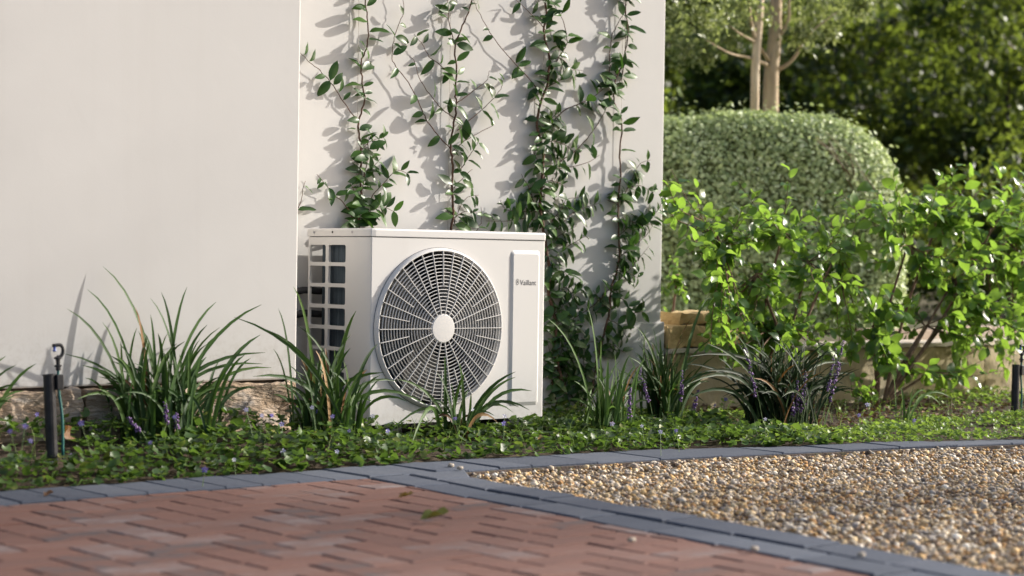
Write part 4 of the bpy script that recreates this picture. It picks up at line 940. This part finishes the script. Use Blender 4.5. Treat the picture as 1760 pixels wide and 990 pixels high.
# ------------------------------------------------------------------ trees
def leafcloud(centres, radii, n, smin, smax, g_, shell=.5):
    c = np.asarray(centres); k = g_.integers(0, len(c), n); d = g_.normal(size=(n, 3)); d /= np.linalg.norm(d, axis=1)[:, None]
    rr = (shell+(1-shell)*g_.random(n)) * g_.uniform(.55, 1, n)
    pos = c[k]+d*rr[:, None]*np.asarray(radii)[k][:, None]
    R_ = rand_rots(n, g_); return scatter([(0, 0, 0), (.45, .24, .10), (1, 0, -.1), (.45, -.24, .10)], [(0, 3, 2), (0, 2, 1)], pos, R_, g_.uniform(smin, smax, n))
def tree(name, label, base, trunk_h, crown_c, crown_r, ncl, nleaf, lsz, seed, leafmat, bark, tr=.12, group=None, crad=(.5, .9), nl=7, cz=None):
    g_ = np.random.default_rng(seed); b = np.array(base, float); root = empty(name, b, label, 'tree', group)
    cc = np.array(crown_c)-b; tp = np.array([cc[0]*.6, cc[1]*.6, trunk_h])
    MB().tube(smooth_line([(0, 0, -.1), tp*.5+g_.normal(0, .05, 3), tp, cc+np.array([0, 0, crown_r[2]*.3])], 5), np.linspace(tr, tr*.3, 16), 9).build('trunk', bark, root, smooth=True)
    C = []; 
    for k in range(ncl):
        d = g_.normal(size=3); d /= np.linalg.norm(d); C.append(cc+d*np.array(crown_r)*g_.uniform(.25, 1))
    rad = g_.uniform(*crad, ncl)
    for k in range(min(nl, ncl)):
        MB().tube(smooth_line([tp*g_.uniform(.7, 1), (tp+C[k])/2+np.array([0, 0, -.1]), C[k]], 4), np.linspace(tr*.45, tr*.1, 9), 6).build('limb', bark, root, smooth=True)
    v, f = leafcloud(C, rad, nleaf, *lsz, g_, .3)
    o = add('crown', mesh('crown', v, f), leafmat, root); return root
# small pale-barked tree over the hedge
g_ = np.random.default_rng(41); TY = 3.35
tb = at(1322, 200, TY); tb[2] = .28
ot = empty('olive_tree', tb, 'small pale-trunked tree with grey-green leaves above the hedge', 'tree')
def tp_(pts): return smooth_line([at(px, py, TY+dy)-tb for px, py, dy in pts], 5)
base = np.array([0, 0, -.1])
P = [base]+tp_([(1324, 195, 0), (1326, 120, 0), (1332, 60, 0), (1334, 0, 0), (1340, -120, .05), (1345, -260, .1)]); MB().tube(P, np.linspace(.062, .035, len(P)), 10).build('trunk', M['pale_bark'], ot, smooth=True)
for k, pts in enumerate([[(1334, 70, 0), (1355, 35, -.1), (1358, -10, -.15), (1380, -120, -.2)], [(1322, 105, 0), (1300, 75, -.1), (1275, 60, -.15), (1255, 45, -.2)], [(1330, 125, 0), (1360, 105, -.1), (1380, 75, -.15), (1400, 50, -.2), (1440, 20, -.3)],
                         [(1320, 112, 0), (1290, 100, -.1), (1255, 92, -.15), (1215, 70, -.2)], [(1332, 40, 0), (1300, 0, .2), (1260, -60, .3)], [(1300, 75, -.1), (1290, 30, -.15), (1285, -30, -.2)], [(1336, -40, 0), (1400, -80, .2), (1470, -130, .3)]]):
    P = tp_(pts); MB().tube(P, np.linspace(.017, .004, len(P)), 7).build('limb', M['pale_bark'], ot, smooth=True)
C = []; rad = []
for px, py, r_ in ((1160, 30, .28), (1175, 85, .2), (1215, 30, .28), (1210, 90, .2), (1250, 60, .25), (1270, 10, .3), (1300, 30, .2), (1345, 20, .2), (1375, 60, .22), (1400, 20, .3), (1440, 10, .3), (1420, 55, .18), (1150, -40, .4), (1230, -60, .5), (1320, -70, .5), (1400, -60, .5), (1470, -50, .45), (1480, 10, .15),
                   (1200, -180, .6), (1320, -220, .7), (1440, -180, .6)):
    C.append(at(px, py, TY+g_.uniform(-.45, .35))-tb); rad.append(r_)
v, f = leafcloud(C, rad, 6500, .03, .06, g_, .1)
add('crown', mesh('crown', v, f), M['oleaf'], ot)
sb = at(1297, 200, TY-.12); sb[2] = .25; st = at(1303, 70, TY-.10)
tag(MB().tube([(sb[0], sb[1], .25), tuple(at(1298, 120, TY-.12)), tuple(at(1305, 20, TY-.10)), tuple(at(1309, -60, TY-.10))], .032, 10).build('tree_stake', M['stake'], smooth=True), 'pale round wooden stake tied beside the small tree', 'stake')
# dark trees closing the garden
far = [((8.2, 9.0), 2.6, (2.0, 1.6, 2.2), 'dark evergreen tree directly behind the small pale tree'),
       ((11.8, 8.6), 2.4, (2.2, 1.6, 2.2), 'dark glossy evergreen tree to the right of the hedge'),
       ((15.0, 7.6), 2.5, (2.2, 1.7, 2.3), 'dark evergreen tree behind the taller shrub at the picture edge'),
       ((10.0, 12.5), 3.2, (2.6, 1.8, 3.0), 'tall dark tree in the gap between hedge and right trees'),
       ((14.0, 12.0), 3.2, (2.8, 1.8, 3.0), 'tall dark tree far behind on the right'),
       ((6.6, 12.5), 3.2, (2.4, 1.8, 3.0), 'tall dark tree just behind the house corner'),
       ((18.5, 11.0), 3.2, (2.8, 2.0, 3.0), 'tall dark tree at the far right edge of the garden')]
for k, ((x, y), cz, cr, lb) in enumerate(far):
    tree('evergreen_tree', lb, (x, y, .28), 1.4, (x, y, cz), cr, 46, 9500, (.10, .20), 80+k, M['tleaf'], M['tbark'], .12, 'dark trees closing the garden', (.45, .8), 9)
# undergrowth and the deep hedge behind
bh = empty('boundary_hedge', (12, 16.5, .25), 'tall unlit boundary hedge closing the view behind the dark trees', 'hedge')
g2 = np.random.default_rng(9); n = 34000
pos = np.stack([g2.uniform(-9, 26, n), g2.normal(0, .35, n), g2.uniform(0, 7.0, n)], -1)
v, f = scatter([(0, 0, 0), (.45, .3, .10), (1, 0, -.1), (.45, -.3, .10)], [(0, 3, 2), (0, 2, 1)], pos, rand_rots(n, g2), g2.uniform(.14, .28, n))
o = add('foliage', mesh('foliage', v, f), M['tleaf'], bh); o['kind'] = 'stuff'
MB().box(-9.2, 26.2, .25, .8, -.2, 6.8).build('inner_growth', M['hcore'], bh)
for k, (x, y, lb) in enumerate(((8.6, 4.6, 'low dark bush right behind the end of the clipped hedge'), (10.4, 4.4, 'low dark bush beyond the taller shrub'), (12.4, 4.2, 'low dark bush at the sunny edge of the garden'), (7.6, 6.2, 'dark bush behind the clipped hedge'), (14.4, 4.4, 'dark bush far along the garden wall'))):
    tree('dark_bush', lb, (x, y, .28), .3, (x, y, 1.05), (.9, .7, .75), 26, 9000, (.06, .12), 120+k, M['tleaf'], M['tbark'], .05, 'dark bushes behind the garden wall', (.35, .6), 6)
# tree added out of view, its crown shaped to dim sun on the left wall
ad = np.array([math.cos(SUN_A), -math.sin(SUN_A)]); an_ = np.array([-math.sin(SUN_A), -math.cos(SUN_A)])
tc_ = np.array([2.6, -1.45])+ad*45+an_*1.6
tree('added_shade_tree', 'tall slender tree added out of view so that its crown dims the sun on the house', (tc_[0], tc_[1], -.05), 20.5, (tc_[0], tc_[1], 24.1), (1.7, 1.7, 2.2), 420, 3000, (.10, .16), 95, M['tleaf'], M['tbark'], .12, None, (.35, .7), 8)
